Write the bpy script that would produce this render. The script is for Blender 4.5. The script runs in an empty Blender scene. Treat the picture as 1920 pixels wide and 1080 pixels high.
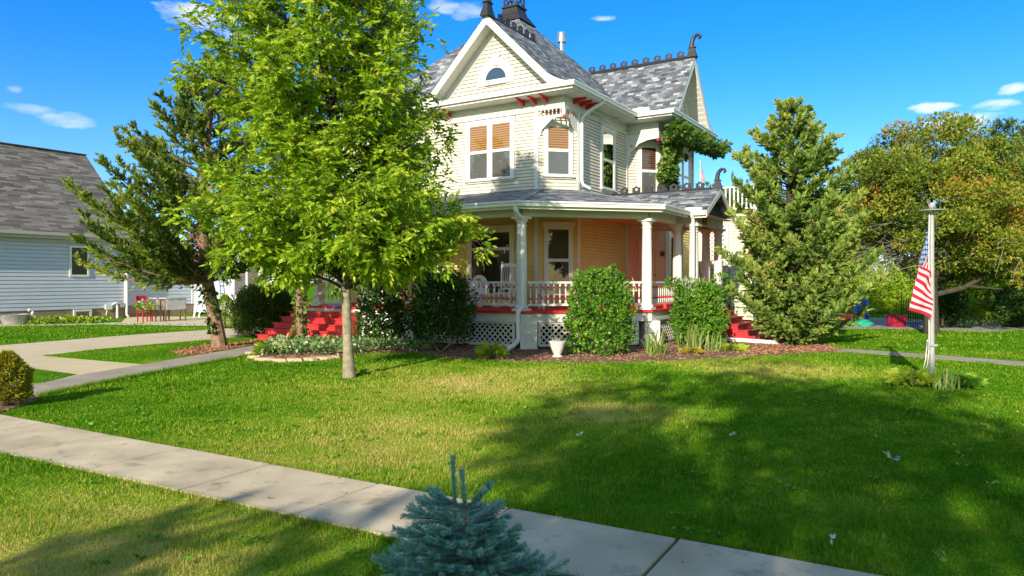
import bpy, math, random
import numpy as np
from mathutils import Vector, Matrix
random.seed(7); RNG = np.random.default_rng(7)
scene = bpy.context.scene
col = scene.collection
F, HZ, CAMH = 1340.0, 525.0, 1.8            # focal length (px of a 1920 wide frame), horizon row, eye height

def G(px, py):                               # ground point seen at a pixel of the photograph
    d = CAMH*F/(py-HZ); return ((px-960)/F*d, d)
def Wp(px, py, d):                           # point at depth d
    return ((px-960)/F*d, d, CAMH+(HZ-py)/F*d)
def lerp(a, b, t): return a+(b-a)*t

# ---------------------------------------------------------------- materials
MATS = {}
def nodes_of(name):
    m = bpy.data.materials.new(name); m.use_nodes = True
    nt = m.node_tree; nt.nodes.clear()
    out = nt.nodes.new('ShaderNodeOutputMaterial')
    MATS[name] = m
    return m, nt, nt.nodes, nt.links, out
def setramp(rp, stops):
    e = rp.color_ramp.elements
    while len(e) < len(stops): e.new(0.5)
    for el, (p, c) in zip(e, stops):
        el.position = p; el.color = (c[0], c[1], c[2], 1)
def N(nd, t, **kw):
    n = nd.new(t)
    for k, v in kw.items():
        if k in n.inputs: n.inputs[k].default_value = v
        else: setattr(n, k, v)
    return n
def paint(name, c, rough=.6, var=.12, scale=3., bump=.0, bscale=60., metal=0., dirt=None, dscale=6., damt=.5, coord='Object', spec=.4):
    m, nt, nd, lk, out = nodes_of(name)
    b = N(nd, 'ShaderNodeBsdfPrincipled', Roughness=rough, Metallic=metal)
    b.inputs['Specular IOR Level'].default_value = spec
    tc = nd.new('ShaderNodeTexCoord')
    n1 = N(nd, 'ShaderNodeTexNoise', Scale=scale, Detail=6.)
    lk.new(tc.outputs[coord], n1.inputs['Vector'])
    rp = nd.new('ShaderNodeValToRGB')
    setramp(rp, [(.3, [x*(1-var) for x in c]), (.7, [min(1, x*(1+var)) for x in c])])
    lk.new(n1.outputs['Fac'], rp.inputs['Fac'])
    last = rp.outputs['Color']
    if dirt:
        n2 = N(nd, 'ShaderNodeTexNoise', Scale=dscale, Detail=8., Roughness=.7)
        lk.new(tc.outputs[coord], n2.inputs['Vector'])
        r2 = nd.new('ShaderNodeValToRGB'); setramp(r2, [(.55, (0, 0, 0)), (.75, (damt,)*3)])
        lk.new(n2.outputs['Fac'], r2.inputs['Fac'])
        mx = nd.new('ShaderNodeMixRGB'); lk.new(r2.outputs['Color'], mx.inputs['Fac'])
        lk.new(last, mx.inputs['Color1']); mx.inputs['Color2'].default_value = (*dirt, 1)
        last = mx.outputs['Color']
    lk.new(last, b.inputs['Base Color'])
    if bump:
        n3 = N(nd, 'ShaderNodeTexNoise', Scale=bscale, Detail=5.)
        lk.new(tc.outputs[coord], n3.inputs['Vector'])
        bp = N(nd, 'ShaderNodeBump', Strength=bump, Distance=.02)
        lk.new(n3.outputs['Fac'], bp.inputs['Height']); lk.new(bp.outputs['Normal'], b.inputs['Normal'])
    lk.new(b.outputs[0], out.inputs['Surface'])
    return m
def fresnel(nd, lk, ior):
    geo = nd.new('ShaderNodeNewGeometry'); mr = nd.new('ShaderNodeMapRange')
    mr.inputs['To Min'].default_value = ior; mr.inputs['To Max'].default_value = 1/ior
    lk.new(geo.outputs['Backfacing'], mr.inputs['Value'])
    fr = nd.new('ShaderNodeFresnel'); lk.new(mr.outputs[0], fr.inputs['IOR']); return fr
def leafmat(name, stops, trans=.35, patch=.35, pscale=1.2, gloss=.12, tint=(1.25, 1.15, .5)):
    """leaf colour by a per-leaf random value, shifted a little by clump"""
    m, nt, nd, lk, out = nodes_of(name)
    at = nd.new('ShaderNodeAttribute'); at.attribute_name = 'rnd'
    geo = nd.new('ShaderNodeNewGeometry')
    ns = N(nd, 'ShaderNodeTexNoise', Scale=pscale, Detail=2.)
    lk.new(geo.outputs['Position'], ns.inputs['Vector'])
    ma = N(nd, 'ShaderNodeMath', operation='MULTIPLY_ADD'); ma.inputs[1].default_value = patch*2; ma.inputs[2].default_value = -patch
    lk.new(ns.outputs['Fac'], ma.inputs[0])
    ad = N(nd, 'ShaderNodeMath', operation='ADD'); lk.new(at.outputs['Fac'], ad.inputs[0]); lk.new(ma.outputs[0], ad.inputs[1])
    rp = nd.new('ShaderNodeValToRGB'); setramp(rp, stops); lk.new(ad.outputs[0], rp.inputs['Fac'])
    df = nd.new('ShaderNodeBsdfDiffuse'); lk.new(rp.outputs['Color'], df.inputs['Color'])
    tr = nd.new('ShaderNodeBsdfTranslucent')
    mu = N(nd, 'ShaderNodeMixRGB', blend_type='MULTIPLY'); mu.inputs['Fac'].default_value = 1; mu.inputs['Color2'].default_value = (*tint, 1)
    lk.new(rp.outputs['Color'], mu.inputs['Color1']); lk.new(mu.outputs['Color'], tr.inputs['Color'])
    mx = nd.new('ShaderNodeMixShader'); mx.inputs[0].default_value = trans
    lk.new(df.outputs[0], mx.inputs[1]); lk.new(tr.outputs[0], mx.inputs[2])
    gl = N(nd, 'ShaderNodeBsdfGlossy', Roughness=.45); gl.inputs['Color'].default_value = (.8, .85, .8, 1)
    fr = fresnel(nd, lk, 1.35)
    mg = nd.new('ShaderNodeMath'); mg.operation = 'MULTIPLY'; mg.inputs[1].default_value = gloss*5
    lk.new(fr.outputs[0], mg.inputs[0])
    m2 = nd.new('ShaderNodeMixShader'); lk.new(mg.outputs[0], m2.inputs[0]); lk.new(mx.outputs[0], m2.inputs[1]); lk.new(gl.outputs[0], m2.inputs[2])
    lk.new(m2.outputs[0], out.inputs['Surface'])
    return m
def shingles(name, stops, bw=.24, bh=.125):
    m, nt, nd, lk, out = nodes_of(name)
    uv = nd.new('ShaderNodeUVMap')
    br = nd.new('ShaderNodeTexBrick'); br.inputs['Scale'].default_value = 1
    br.inputs['Color1'].default_value = (0, 0, 0, 1); br.inputs['Color2'].default_value = (1, 1, 1, 1); br.inputs['Mortar'].default_value = (0, 0, 0, 1)
    br.inputs['Mortar Size'].default_value = .006; br.inputs['Brick Width'].default_value = bw; br.inputs['Row Height'].default_value = bh
    br.inputs['Mortar Smooth'].default_value = .2; br.offset = .37
    lk.new(uv.outputs[0], br.inputs['Vector'])
    rp = nd.new('ShaderNodeValToRGB'); setramp(rp, stops); lk.new(br.outputs['Color'], rp.inputs['Fac'])
    ns = N(nd, 'ShaderNodeTexNoise', Scale=90., Detail=3.); lk.new(uv.outputs[0], ns.inputs['Vector'])
    n2 = N(nd, 'ShaderNodeTexNoise', Scale=.7, Detail=4.); lk.new(uv.outputs[0], n2.inputs['Vector'])
    mm = N(nd, 'ShaderNodeMath', operation='MULTIPLY'); lk.new(ns.outputs['Fac'], mm.inputs[0]); lk.new(n2.outputs['Fac'], mm.inputs[1])
    ml = N(nd, 'ShaderNodeMath', operation='MULTIPLY_ADD'); ml.inputs[1].default_value = 1.6; ml.inputs[2].default_value = .6
    lk.new(mm.outputs[0], ml.inputs[0])
    mx = N(nd, 'ShaderNodeMixRGB', blend_type='MULTIPLY'); mx.inputs['Fac'].default_value = 1
    lk.new(rp.outputs['Color'], mx.inputs['Color1']); lk.new(ml.outputs[0], mx.inputs['Color2'])
    b = N(nd, 'ShaderNodeBsdfPrincipled', Roughness=.85); b.inputs['Specular IOR Level'].default_value = .25
    lk.new(mx.outputs['Color'], b.inputs['Base Color'])
    sub = N(nd, 'ShaderNodeMath', operation='SUBTRACT'); lk.new(br.outputs['Color'], sub.inputs[0]); lk.new(br.outputs['Fac'], sub.inputs[1])
    bp = N(nd, 'ShaderNodeBump', Strength=.5, Distance=.02); lk.new(sub.outputs[0], bp.inputs['Height'])
    lk.new(bp.outputs[0], b.inputs['Normal']); lk.new(b.outputs[0], out.inputs['Surface'])
    return m
def glassmat(name, tint=(1, 1, 1), refl=1.0):
    m, nt, nd, lk, out = nodes_of(name)
    tr = nd.new('ShaderNodeBsdfTransparent'); tr.inputs['Color'].default_value = (*tint, 1)
    gl = N(nd, 'ShaderNodeBsdfGlossy', Roughness=.02)
    fr = fresnel(nd, lk, 1.52)
    ml = N(nd, 'ShaderNodeMath', operation='MULTIPLY_ADD'); ml.inputs[1].default_value = 1.3*refl; ml.inputs[2].default_value = .02*refl if refl < 2 else .30
    lk.new(fr.outputs[0], ml.inputs[0])
    mx = nd.new('ShaderNodeMixShader'); lk.new(ml.outputs[0], mx.inputs[0]); lk.new(tr.outputs[0], mx.inputs[1]); lk.new(gl.outputs[0], mx.inputs[2])
    lk.new(mx.outputs[0], out.inputs['Surface'])
    return m
def slatmat(name, c1, c2, scale):
    m, nt, nd, lk, out = nodes_of(name)
    tc = nd.new('ShaderNodeTexCoord')
    wv = N(nd, 'ShaderNodeTexWave', Scale=scale, Distortion=.4); wv.bands_direction = 'Z'
    lk.new(tc.outputs['Object'], wv.inputs['Vector'])
    rp = nd.new('ShaderNodeValToRGB'); setramp(rp, [(.15, c1), (.6, c2)]); lk.new(wv.outputs['Fac'], rp.inputs['Fac'])
    b = N(nd, 'ShaderNodeBsdfPrincipled', Roughness=.7); lk.new(rp.outputs['Color'], b.inputs['Base Color'])
    lk.new(b.outputs[0], out.inputs['Surface'])
    return m
def groundmat(name, stops, scale, stops2, scale2, bump, bscale, mixamt=.5, rough=.95, tuft=0):
    m, nt, nd, lk, out = nodes_of(name)
    geo = nd.new('ShaderNodeNewGeometry')
    n1 = N(nd, 'ShaderNodeTexNoise', Scale=scale, Detail=8., Roughness=.65); lk.new(geo.outputs['Position'], n1.inputs['Vector'])
    r1 = nd.new('ShaderNodeValToRGB'); setramp(r1, stops); lk.new(n1.outputs['Fac'], r1.inputs['Fac'])
    n2 = N(nd, 'ShaderNodeTexNoise', Scale=scale2, Detail=5.); lk.new(geo.outputs['Position'], n2.inputs['Vector'])
    r2 = nd.new('ShaderNodeValToRGB'); setramp(r2, stops2); lk.new(n2.outputs['Fac'], r2.inputs['Fac'])
    mx = nd.new('ShaderNodeMixRGB'); mx.inputs['Fac'].default_value = mixamt
    lk.new(r1.outputs['Color'], mx.inputs['Color1']); lk.new(r2.outputs['Color'], mx.inputs['Color2'])
    b = N(nd, 'ShaderNodeBsdfPrincipled', Roughness=rough); b.inputs['Specular IOR Level'].default_value = .2
    lk.new(mx.outputs['Color'], b.inputs['Base Color'])
    n3 = N(nd, 'ShaderNodeTexNoise', Scale=bscale, Detail=6., Roughness=.7); lk.new(geo.outputs['Position'], n3.inputs['Vector'])
    bp = N(nd, 'ShaderNodeBump', Strength=bump, Distance=.03); lk.new(n3.outputs['Fac'], bp.inputs['Height'])
    lk.new(bp.outputs[0], b.inputs['Normal']); lk.new(b.outputs[0], out.inputs['Surface'])
    return m
def lawnmat(name, blades):
    """mown lawn: lush, yellow-green and straw patches that have their own places"""
    m, nt, nd, lk, out = nodes_of(name)
    geo = nd.new('ShaderNodeNewGeometry')
    n1 = N(nd, 'ShaderNodeTexNoise', Scale=.55, Detail=5., Roughness=.6); lk.new(geo.outputs['Position'], n1.inputs['Vector'])
    n2 = N(nd, 'ShaderNodeTexNoise', Scale=3.2, Detail=4., Roughness=.6); lk.new(geo.outputs['Position'], n2.inputs['Vector'])
    # dry ground lies in the open middle of the lawn and by the kerb
    def spot(c, r):
        vm = N(nd, 'ShaderNodeVectorMath', operation='DISTANCE'); lk.new(geo.outputs['Position'], vm.inputs[0]); vm.inputs[1].default_value = (*c, 0)
        mr = nd.new('ShaderNodeMapRange'); mr.inputs['From Min'].default_value = 0; mr.inputs['From Max'].default_value = r
        mr.inputs['To Min'].default_value = 1; mr.inputs['To Max'].default_value = 0; lk.new(vm.outputs['Value'], mr.inputs['Value'])
        return mr.outputs[0]
    s = None
    for c, r in (((-.8, 12.4), 4.2), ((-3.2, 4.3), 3.2), ((-1.5, 8.2), 3.2), ((5.2, 14.6), 3.0), ((1.2, 9.6), 1.8)):
        o = spot(c, r)
        if s is None: s = o
        else:
            mxx = N(nd, 'ShaderNodeMath', operation='MAXIMUM'); lk.new(s, mxx.inputs[0]); lk.new(o, mxx.inputs[1]); s = mxx.outputs[0]
    a = N(nd, 'ShaderNodeMath', operation='MULTIPLY_ADD'); a.inputs[1].default_value = .52; lk.new(s, a.inputs[0])
    k = N(nd, 'ShaderNodeMath', operation='MULTIPLY_ADD'); k.inputs[1].default_value = .8; k.inputs[2].default_value = -.12; lk.new(n1.outputs['Fac'], k.inputs[0])
    lk.new(k.outputs[0], a.inputs[2])
    b2 = N(nd, 'ShaderNodeMath', operation='MULTIPLY_ADD'); b2.inputs[1].default_value = .5; lk.new(n2.outputs['Fac'], b2.inputs[0])
    mm = N(nd, 'ShaderNodeMath', operation='SUBTRACT'); lk.new(a.outputs[0], mm.inputs[0]); mm.inputs[1].default_value = .25
    lk.new(mm.outputs[0], b2.inputs[2])
    fac = b2.outputs[0]
    if blades:
        at = nd.new('ShaderNodeAttribute'); at.attribute_name = 'rnd'
        c = N(nd, 'ShaderNodeMath', operation='MULTIPLY_ADD'); c.inputs[1].default_value = .62; lk.new(at.outputs['Fac'], c.inputs[0])
        d = N(nd, 'ShaderNodeMath', operation='SUBTRACT'); d.inputs[1].default_value = .29; lk.new(fac, d.inputs[0]); lk.new(d.outputs[0], c.inputs[2])
        fac = c.outputs[0]
    rp = nd.new('ShaderNodeValToRGB')
    setramp(rp, [(.05, (.045, .165, .008)), (.32, (.11, .27, .012)), (.54, (.25, .375, .028)), (.75, (.46, .43, .09)), (1, (.62, .50, .20))])
    lk.new(fac, rp.inputs['Fac'])
    df = nd.new('ShaderNodeBsdfDiffuse'); lk.new(rp.outputs['Color'], df.inputs['Color'])
    if blades:
        tr = nd.new('ShaderNodeBsdfTranslucent'); lk.new(rp.outputs['Color'], tr.inputs['Color'])
        mx = nd.new('ShaderNodeMixShader'); mx.inputs[0].default_value = .3
        lk.new(df.outputs[0], mx.inputs[1]); lk.new(tr.outputs[0], mx.inputs[2]); lk.new(mx.outputs[0], out.inputs['Surface'])
    else:
        n3 = N(nd, 'ShaderNodeTexNoise', Scale=45., Detail=5.); lk.new(geo.outputs['Position'], n3.inputs['Vector'])
        bp = N(nd, 'ShaderNodeBump', Strength=.8, Distance=.03); lk.new(n3.outputs['Fac'], bp.inputs['Height'])
        lk.new(bp.outputs[0], df.inputs['Normal']); lk.new(df.outputs[0], out.inputs['Surface'])
    return m

# ---------------------------------------------------------------- mesh builder
class MB:
    def __init__(s): s.v = []; s.f = []; s.m = []; s.uv = []
    def face(s, pts, mi=0, uv=None):
        i = len(s.v); s.v += [tuple(p) for p in pts]; s.f.append(tuple(range(i, i+len(pts)))); s.m.append(mi)
        s.uv.append(uv if uv else [(p[0]+p[1], p[2]) for p in pts])
    def box(s, x0, y0, z0, x1, y1, z1, mi=0):
        x0, x1 = min(x0, x1), max(x0, x1); y0, y1 = min(y0, y1), max(y0, y1); z0, z1 = min(z0, z1), max(z0, z1)
        P = [(x, y, z) for z in (z0, z1) for x, y in ((x0, y0), (x1, y0), (x1, y1), (x0, y1))]
        for q in ((3, 2, 1, 0), (4, 5, 6, 7), (0, 1, 5, 4), (1, 2, 6, 5), (2, 3, 7, 6), (3, 0, 4, 7)): s.face([P[i] for i in q], mi)
    def hexa(s, P, mi=0):
        for q in ((3, 2, 1, 0), (4, 5, 6, 7), (0, 1, 5, 4), (1, 2, 6, 5), (2, 3, 7, 6), (3, 0, 4, 7)): s.face([P[i] for i in q], mi)
    def bar(s, p0, p1, w, h, mi=0, up=(0, 0, 1)):
        p0 = Vector(p0); p1 = Vector(p1); d = (p1-p0).normalized(); up = Vector(up)
        if abs(d.dot(up)) > .98: up = Vector((1, 0, 0))
        a = d.cross(up).normalized()*w/2; b = a.cross(d).normalized()*h/2
        P = [p0-a-b, p0+a-b, p1+a-b, p1-a-b, p0-a+b, p0+a+b, p1+a+b, p1-a+b]
        s.hexa([tuple(p) for p in P], mi)
    def tube(s, pts, rad, n=6, mi=0, cap=True):
        pts = [Vector(p) for p in pts]
        if not hasattr(rad, '__len__'): rad = [rad]*len(pts)
        rings = []; prev = None
        for i, p in enumerate(pts):
            d = (pts[min(i+1, len(pts)-1)]-pts[max(i-1, 0)])
            d = d.normalized() if d.length > 1e-9 else Vector((0, 0, 1))
            if prev is None:
                a = d.orthogonal().normalized()
            else:
                a = prev-d*prev.dot(d); a = a.normalized() if a.length > 1e-6 else d.orthogonal().normalized()
            prev = a; b = d.cross(a)
            i0 = len(s.v)
            for k in range(n):
                t = 2*math.pi*k/n; s.v.append(tuple(p+(a*math.cos(t)+b*math.sin(t))*rad[i]))
            rings.append(i0)
        for r0, r1 in zip(rings, rings[1:]):
            for k in range(n):
                s.f.append((r0+k, r0+(k+1) % n, r1+(k+1) % n, r1+k)); s.m.append(mi); s.uv.append([(0, 0)]*4)
        if cap:
            s.f.append(tuple(rings[0]+k for k in reversed(range(n)))); s.m.append(mi); s.uv.append([(0, 0)]*n)
            s.f.append(tuple(rings[-1]+k for k in range(n))); s.m.append(mi); s.uv.append([(0, 0)]*n)
    def lathe(s, prof, c=(0, 0, 0), n=16, mi=0, sx=1, sy=1):
        rings = []
        for r, z in prof:
            rings.append(len(s.v))
            for k in range(n):
                t = 2*math.pi*k/n; s.v.append((c[0]+r*sx*math.cos(t), c[1]+r*sy*math.sin(t), c[2]+z))
        for r0, r1 in zip(rings, rings[1:]):
            for k in range(n):
                s.f.append((r0+k, r0+(k+1) % n, r1+(k+1) % n, r1+k)); s.m.append(mi); s.uv.append([(0, 0)]*4)
        s.f.append(tuple(rings[0]+k for k in reversed(range(n)))); s.m.append(mi); s.uv.append([(0, 0)]*n)
        s.f.append(tuple(rings[-1]+k for k in range(n))); s.m.append(mi); s.uv.append([(0, 0)]*n)
    def prism(s, poly, fn, d0, d1, mi=0):
        """poly: 2-D outline; fn(a, b, d) -> point; closed solid between d0 and d1"""
        A = [fn(a, b, d0) for a, b in poly]; B = [fn(a, b, d1) for a, b in poly]
        s.face(A, mi); s.face(B[::-1], mi); n = len(poly)
        for i in range(n): s.face([A[(i+1) % n], A[i], B[i], B[(i+1) % n]], mi)
    def build(s, name, mats, parent=None, smooth=False, loc=None):
        me = bpy.data.meshes.new(name); me.from_pydata(s.v, [], s.f)
        if not isinstance(mats, (list, tuple)): mats = [mats]
        for m in mats: me.materials.append(MATS[m] if isinstance(m, str) else m)
        if len(mats) > 1: me.polygons.foreach_set('material_index', s.m)
        uv = me.uv_layers.new(name='UVMap'); flat = [c for f in s.uv for p in f for c in p]
        if len(flat) == 2*len(me.loops): uv.data.foreach_set('uv', flat)
        if smooth:
            me.polygons.foreach_set('use_smooth', [True]*len(me.polygons)); me.set_sharp_from_angle(angle=math.radians(35))
        me.update()
        o = bpy.data.objects.new(name, me); col.objects.link(o)
        if parent: o.parent = parent
        if loc: o.location = loc
        return o
def tag(o, label=None, cat=None, group=None, kind=None):
    if label: o['label'] = label
    if cat: o['category'] = cat
    if group: o['group'] = group
    if kind: o['kind'] = kind
    return o
def thing(name, label, cat, loc=(0, 0, 0), rz=0, group=None):
    o = bpy.data.objects.new(name, None); col.objects.link(o); o.location = loc; o.rotation_euler = (0, 0, rz)
    o.empty_display_size = .2
    return tag(o, label, cat, group)
def clone(o, parent=None, **kw):
    c = o.copy(); col.objects.link(c); c.parent = parent
    for ch in list(o.children): clone(ch, c)
    return c

# ---------------------------------------------------------------- bulk foliage
def unit(a): return a/np.maximum(np.linalg.norm(a, axis=-1, keepdims=True), 1e-9)
def rdir(n): return unit(RNG.normal(size=(n, 3)))
def bulk(name, V, tmpl, mat, parent=None, rnd=None, smooth=False):
    n, k, _ = V.shape; V = V.reshape(-1, 3).astype(np.float32)
    t = np.array(tmpl); nf, fs = t.shape
    idx = (t[None]+(np.arange(n)*k)[:, None, None]).reshape(-1).astype(np.int32)
    me = bpy.data.meshes.new(name); me.vertices.add(len(V)); me.vertices.foreach_set('co', V.ravel())
    me.loops.add(len(idx)); me.loops.foreach_set('vertex_index', idx)
    me.polygons.add(n*nf); me.polygons.foreach_set('loop_start', np.arange(n*nf, dtype=np.int32)*fs)
    me.update(calc_edges=True)
    r = RNG.random(n) if rnd is None else rnd
    at = me.attributes.new('rnd', 'FLOAT', 'FACE'); at.data.foreach_set('value', np.repeat(r, nf).astype(np.float32))
    me.materials.append(MATS[mat])
    if smooth: me.polygons.foreach_set('use_smooth', [True]*len(me.polygons))
    o = bpy.data.objects.new(name, me); col.objects.link(o)
    if parent: o.parent = parent
    return o
DIAMOND = [(0, 1, 2, 3)]
def leaf_quads(P, D, L, Wd, fold=.15, side=None):
    """diamond leaves from base P along D"""
    n = len(P); S = unit(np.cross(D, rdir(n) if side is None else side)); Nn = np.cross(S, D)
    L = np.broadcast_to(L, (n,))[:, None]; Wd = np.broadcast_to(Wd, (n,))[:, None]
    mid = P+D*L*.42
    return np.stack([P, mid+S*Wd*.5+Nn*Wd*fold, P+D*L, mid-S*Wd*.5+Nn*Wd*fold], 1)
def blades(P, H, Wd, lean):
    """upright grass blades: one triangle each"""
    n = len(P); a = RNG.random(n)*2*np.pi; S = np.stack([np.cos(a), np.sin(a), np.zeros(n)], 1)*np.broadcast_to(Wd, (n,))[:, None]*.5
    b = RNG.random(n)*2*np.pi; l = RNG.random(n)*lean
    T = np.stack([np.cos(b)*l, np.sin(b)*l, np.ones(n)*np.sqrt(np.maximum(0.05, 1-l*l))], 1)*np.broadcast_to(H, (n,))[:, None]
    return np.stack([P-S, P+S, P+T], 1)
def curve(p0, p1, p2, n):
    t = np.linspace(0, 1, n)[:, None]; p0, p1, p2 = map(np.asarray, (p0, p1, p2))
    return p0*(1-t)**2+p1*2*t*(1-t)+p2*t*t
def along(path, t):
    """points and tangents on a polyline for parameters t in 0..1"""
    n = len(path)-1; x = np.clip(t, 0, .9999)*n; i = x.astype(int); f = (x-i)[:, None]
    return path[i]*(1-f)+path[i+1]*f, unit(path[i+1]-path[i])
def inpoly(P, poly):
    x, y = P[:, 0], P[:, 1]; r = np.zeros(len(P), bool); n = len(poly)
    for i in range(n):
        (x0, y0), (x1, y1) = poly[i], poly[(i+1) % n]
        c = (y0 > y) != (y1 > y)
        with np.errstate(divide='ignore', invalid='ignore'):
            xi = (x1-x0)*(y-y0)/(y1-y0+1e-12)+x0
        r ^= c & (x < xi)
    return r
def cloud(centres, radii, per, leaf, width, mat, name, parent=None, flat=.8, shell=.55, up=.25, fold=.12, rnd=None):
    """leaves gathered in clumps: centres (n,3), radii (n,)"""
    centres = np.asarray(centres, float); radii = np.asarray(radii, float)
    n = len(centres); ii = np.repeat(np.arange(n), per); sh = np.broadcast_to(np.asarray(shell, float), (n,))[ii]
    d = rdir(len(ii)); rr = radii[ii]*(sh+(1-sh)*RNG.random(len(ii))**.6)
    P = centres[ii]+d*rr[:, None]*np.array([1, 1, flat])
    D = unit(d*.8+rdir(len(ii))*.9+np.array([0, 0, up]))
    L = leaf*(.65+.7*RNG.random(len(ii)))
    V = leaf_quads(P, D, L, L*width, fold)
    r = np.clip(.5+.22*RNG.normal(size=n)[ii]+.28*(RNG.random(len(ii))-.5)*2, 0, 1)
    return bulk(name, V, DIAMOND, mat, parent, r)
# ---------------------------------------------------------------- camera, light, sky
cam = bpy.data.cameras.new('camera'); co = bpy.data.objects.new('camera', cam); col.objects.link(co)
cam.sensor_width = 36; cam.lens = 36*F/1920; cam.shift_y = (HZ-540)/1920; cam.clip_end = 2000; cam.clip_start = .05
co.location = (0, 0, CAMH); co.rotation_euler = (math.radians(90), 0, 0); scene.camera = co
SUN_AZ, SUN_EL = math.radians(22.5), math.radians(23)      # light travels towards +Y, a little to the right
sl = bpy.data.lights.new('sun', 'SUN'); sl.energy = 5.0; sl.angle = math.radians(.6); sl.color = (1, .88, .68)
so = bpy.data.objects.new('sun', sl); col.objects.link(so)
so.rotation_euler = (math.pi/2-SUN_EL, 0, -SUN_AZ)
LD = Vector((math.sin(SUN_AZ)*math.cos(SUN_EL), math.cos(SUN_AZ)*math.cos(SUN_EL), -math.sin(SUN_EL)))
so.rotation_euler = LD.to_track_quat('-Z', 'Y').to_euler()
w = bpy.data.worlds.new('World'); scene.world = w; w.use_nodes = True
nt = w.node_tree; nd = nt.nodes; lk = nt.links; nd.clear()
wo = nd.new('ShaderNodeOutputWorld'); bg = nd.new('ShaderNodeBackground'); lk.new(bg.outputs[0], wo.inputs[0])
sky = nd.new('ShaderNodeTexSky'); sky.sky_type = 'NISHITA'; sky.sun_disc = False
sky.sun_elevation = SUN_EL; sky.sun_rotation = math.pi+SUN_AZ; sky.air_density = 1.0; sky.dust_density = .15; sky.ozone_density = 2.5; sky.altitude = 200
hs = nd.new('ShaderNodeHueSaturation'); hs.inputs['Saturation'].default_value = 1.09; hs.inputs['Value'].default_value = 1.17
tn = N(nd, 'ShaderNodeMixRGB', blend_type='MULTIPLY'); tn.inputs['Fac'].default_value = 1; tn.inputs['Color2'].default_value = (.60, .92, 1.22, 1)
gm = nd.new('ShaderNodeTexCoord'); vd = N(nd, 'ShaderNodeVectorMath', operation='DOT_PRODUCT'); vd.inputs[1].default_value = (.0, .96, .28)   # deep blue away from the sun, paler round it and overhead
lk.new(gm.outputs['Generated'], vd.inputs[0]); mr_ = nd.new('ShaderNodeMapRange'); mr_.interpolation_type = 'SMOOTHSTEP'
mr_.inputs['From Min'].default_value = .45; mr_.inputs['From Max'].default_value = .85; lk.new(vd.outputs['Value'], mr_.inputs['Value'])
tm = nd.new('ShaderNodeMixRGB'); lk.new(mr_.outputs[0], tm.inputs['Fac']); tm.inputs['Color1'].default_value = (1.22, 1.08, .86, 1); tm.inputs['Color2'].default_value = (.36, .685, 1.20, 1)
hz = nd.new('ShaderNodeSeparateXYZ'); lk.new(gm.outputs['Generated'], hz.inputs[0]); hr = nd.new('ShaderNodeMapRange'); hr.interpolation_type = 'SMOOTHSTEP'
hr.inputs['From Min'].default_value = .0; hr.inputs['From Max'].default_value = .34; hr.inputs['To Min'].default_value = 1; hr.inputs['To Max'].default_value = 0; lk.new(hz.outputs['Z'], hr.inputs['Value'])
h2 = N(nd, 'ShaderNodeMath', operation='MULTIPLY'); lk.new(hr.outputs[0], h2.inputs[0]); lk.new(mr_.outputs[0], h2.inputs[1])
th = nd.new('ShaderNodeMixRGB'); lk.new(h2.outputs[0], th.inputs['Fac']); lk.new(tm.outputs['Color'], th.inputs['Color1']); th.inputs['Color2'].default_value = (.60, .76, 1.13, 1)
lk.new(th.outputs['Color'], tn.inputs['Color2'])
lk.new(sky.outputs[0], tn.inputs['Color1']); lk.new(tn.outputs['Color'], hs.inputs['Color'])
tcw = nd.new('ShaderNodeTexCoord'); sx = nd.new('ShaderNodeSeparateXYZ'); lk.new(tcw.outputs['Generated'], sx.inputs[0])
az = N(nd, 'ShaderNodeMath', operation='ARCTAN2'); lk.new(sx.outputs['X'], az.inputs[0]); lk.new(sx.outputs['Y'], az.inputs[1])
el = N(nd, 'ShaderNodeMath', operation='ARCSINE'); lk.new(sx.outputs['Z'], el.inputs[0])
cb = nd.new('ShaderNodeCombineXYZ'); lk.new(az.outputs[0], cb.inputs[0]); lk.new(el.outputs[0], cb.inputs[1])
mp = nd.new('ShaderNodeMapping'); mp.inputs['Scale'].default_value = (14, 38, 1); lk.new(cb.outputs[0], mp.inputs[0])
cn = N(nd, 'ShaderNodeTexNoise', Scale=1., Detail=7., Roughness=.62, Distortion=.4); lk.new(mp.outputs[0], cn.inputs['Vector'])
wn = N(nd, 'ShaderNodeTexNoise', Scale=1.6, Detail=5., Roughness=.6); lk.new(mp.outputs[0], wn.inputs['Vector']); wsep = nd.new('ShaderNodeSeparateXYZ'); lk.new(wn.outputs['Color'], wsep.inputs[0])
acc = None
def wm(op, a, b=None, c=None):
    n = N(nd, 'ShaderNodeMath', operation=op)
    for i, v in enumerate((a, b, c)):
        if v is None: continue
        if hasattr(v, 'links'): lk.new(v, n.inputs[i])
        else: n.inputs[i].default_value = v
    return n.outputs[0]
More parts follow.
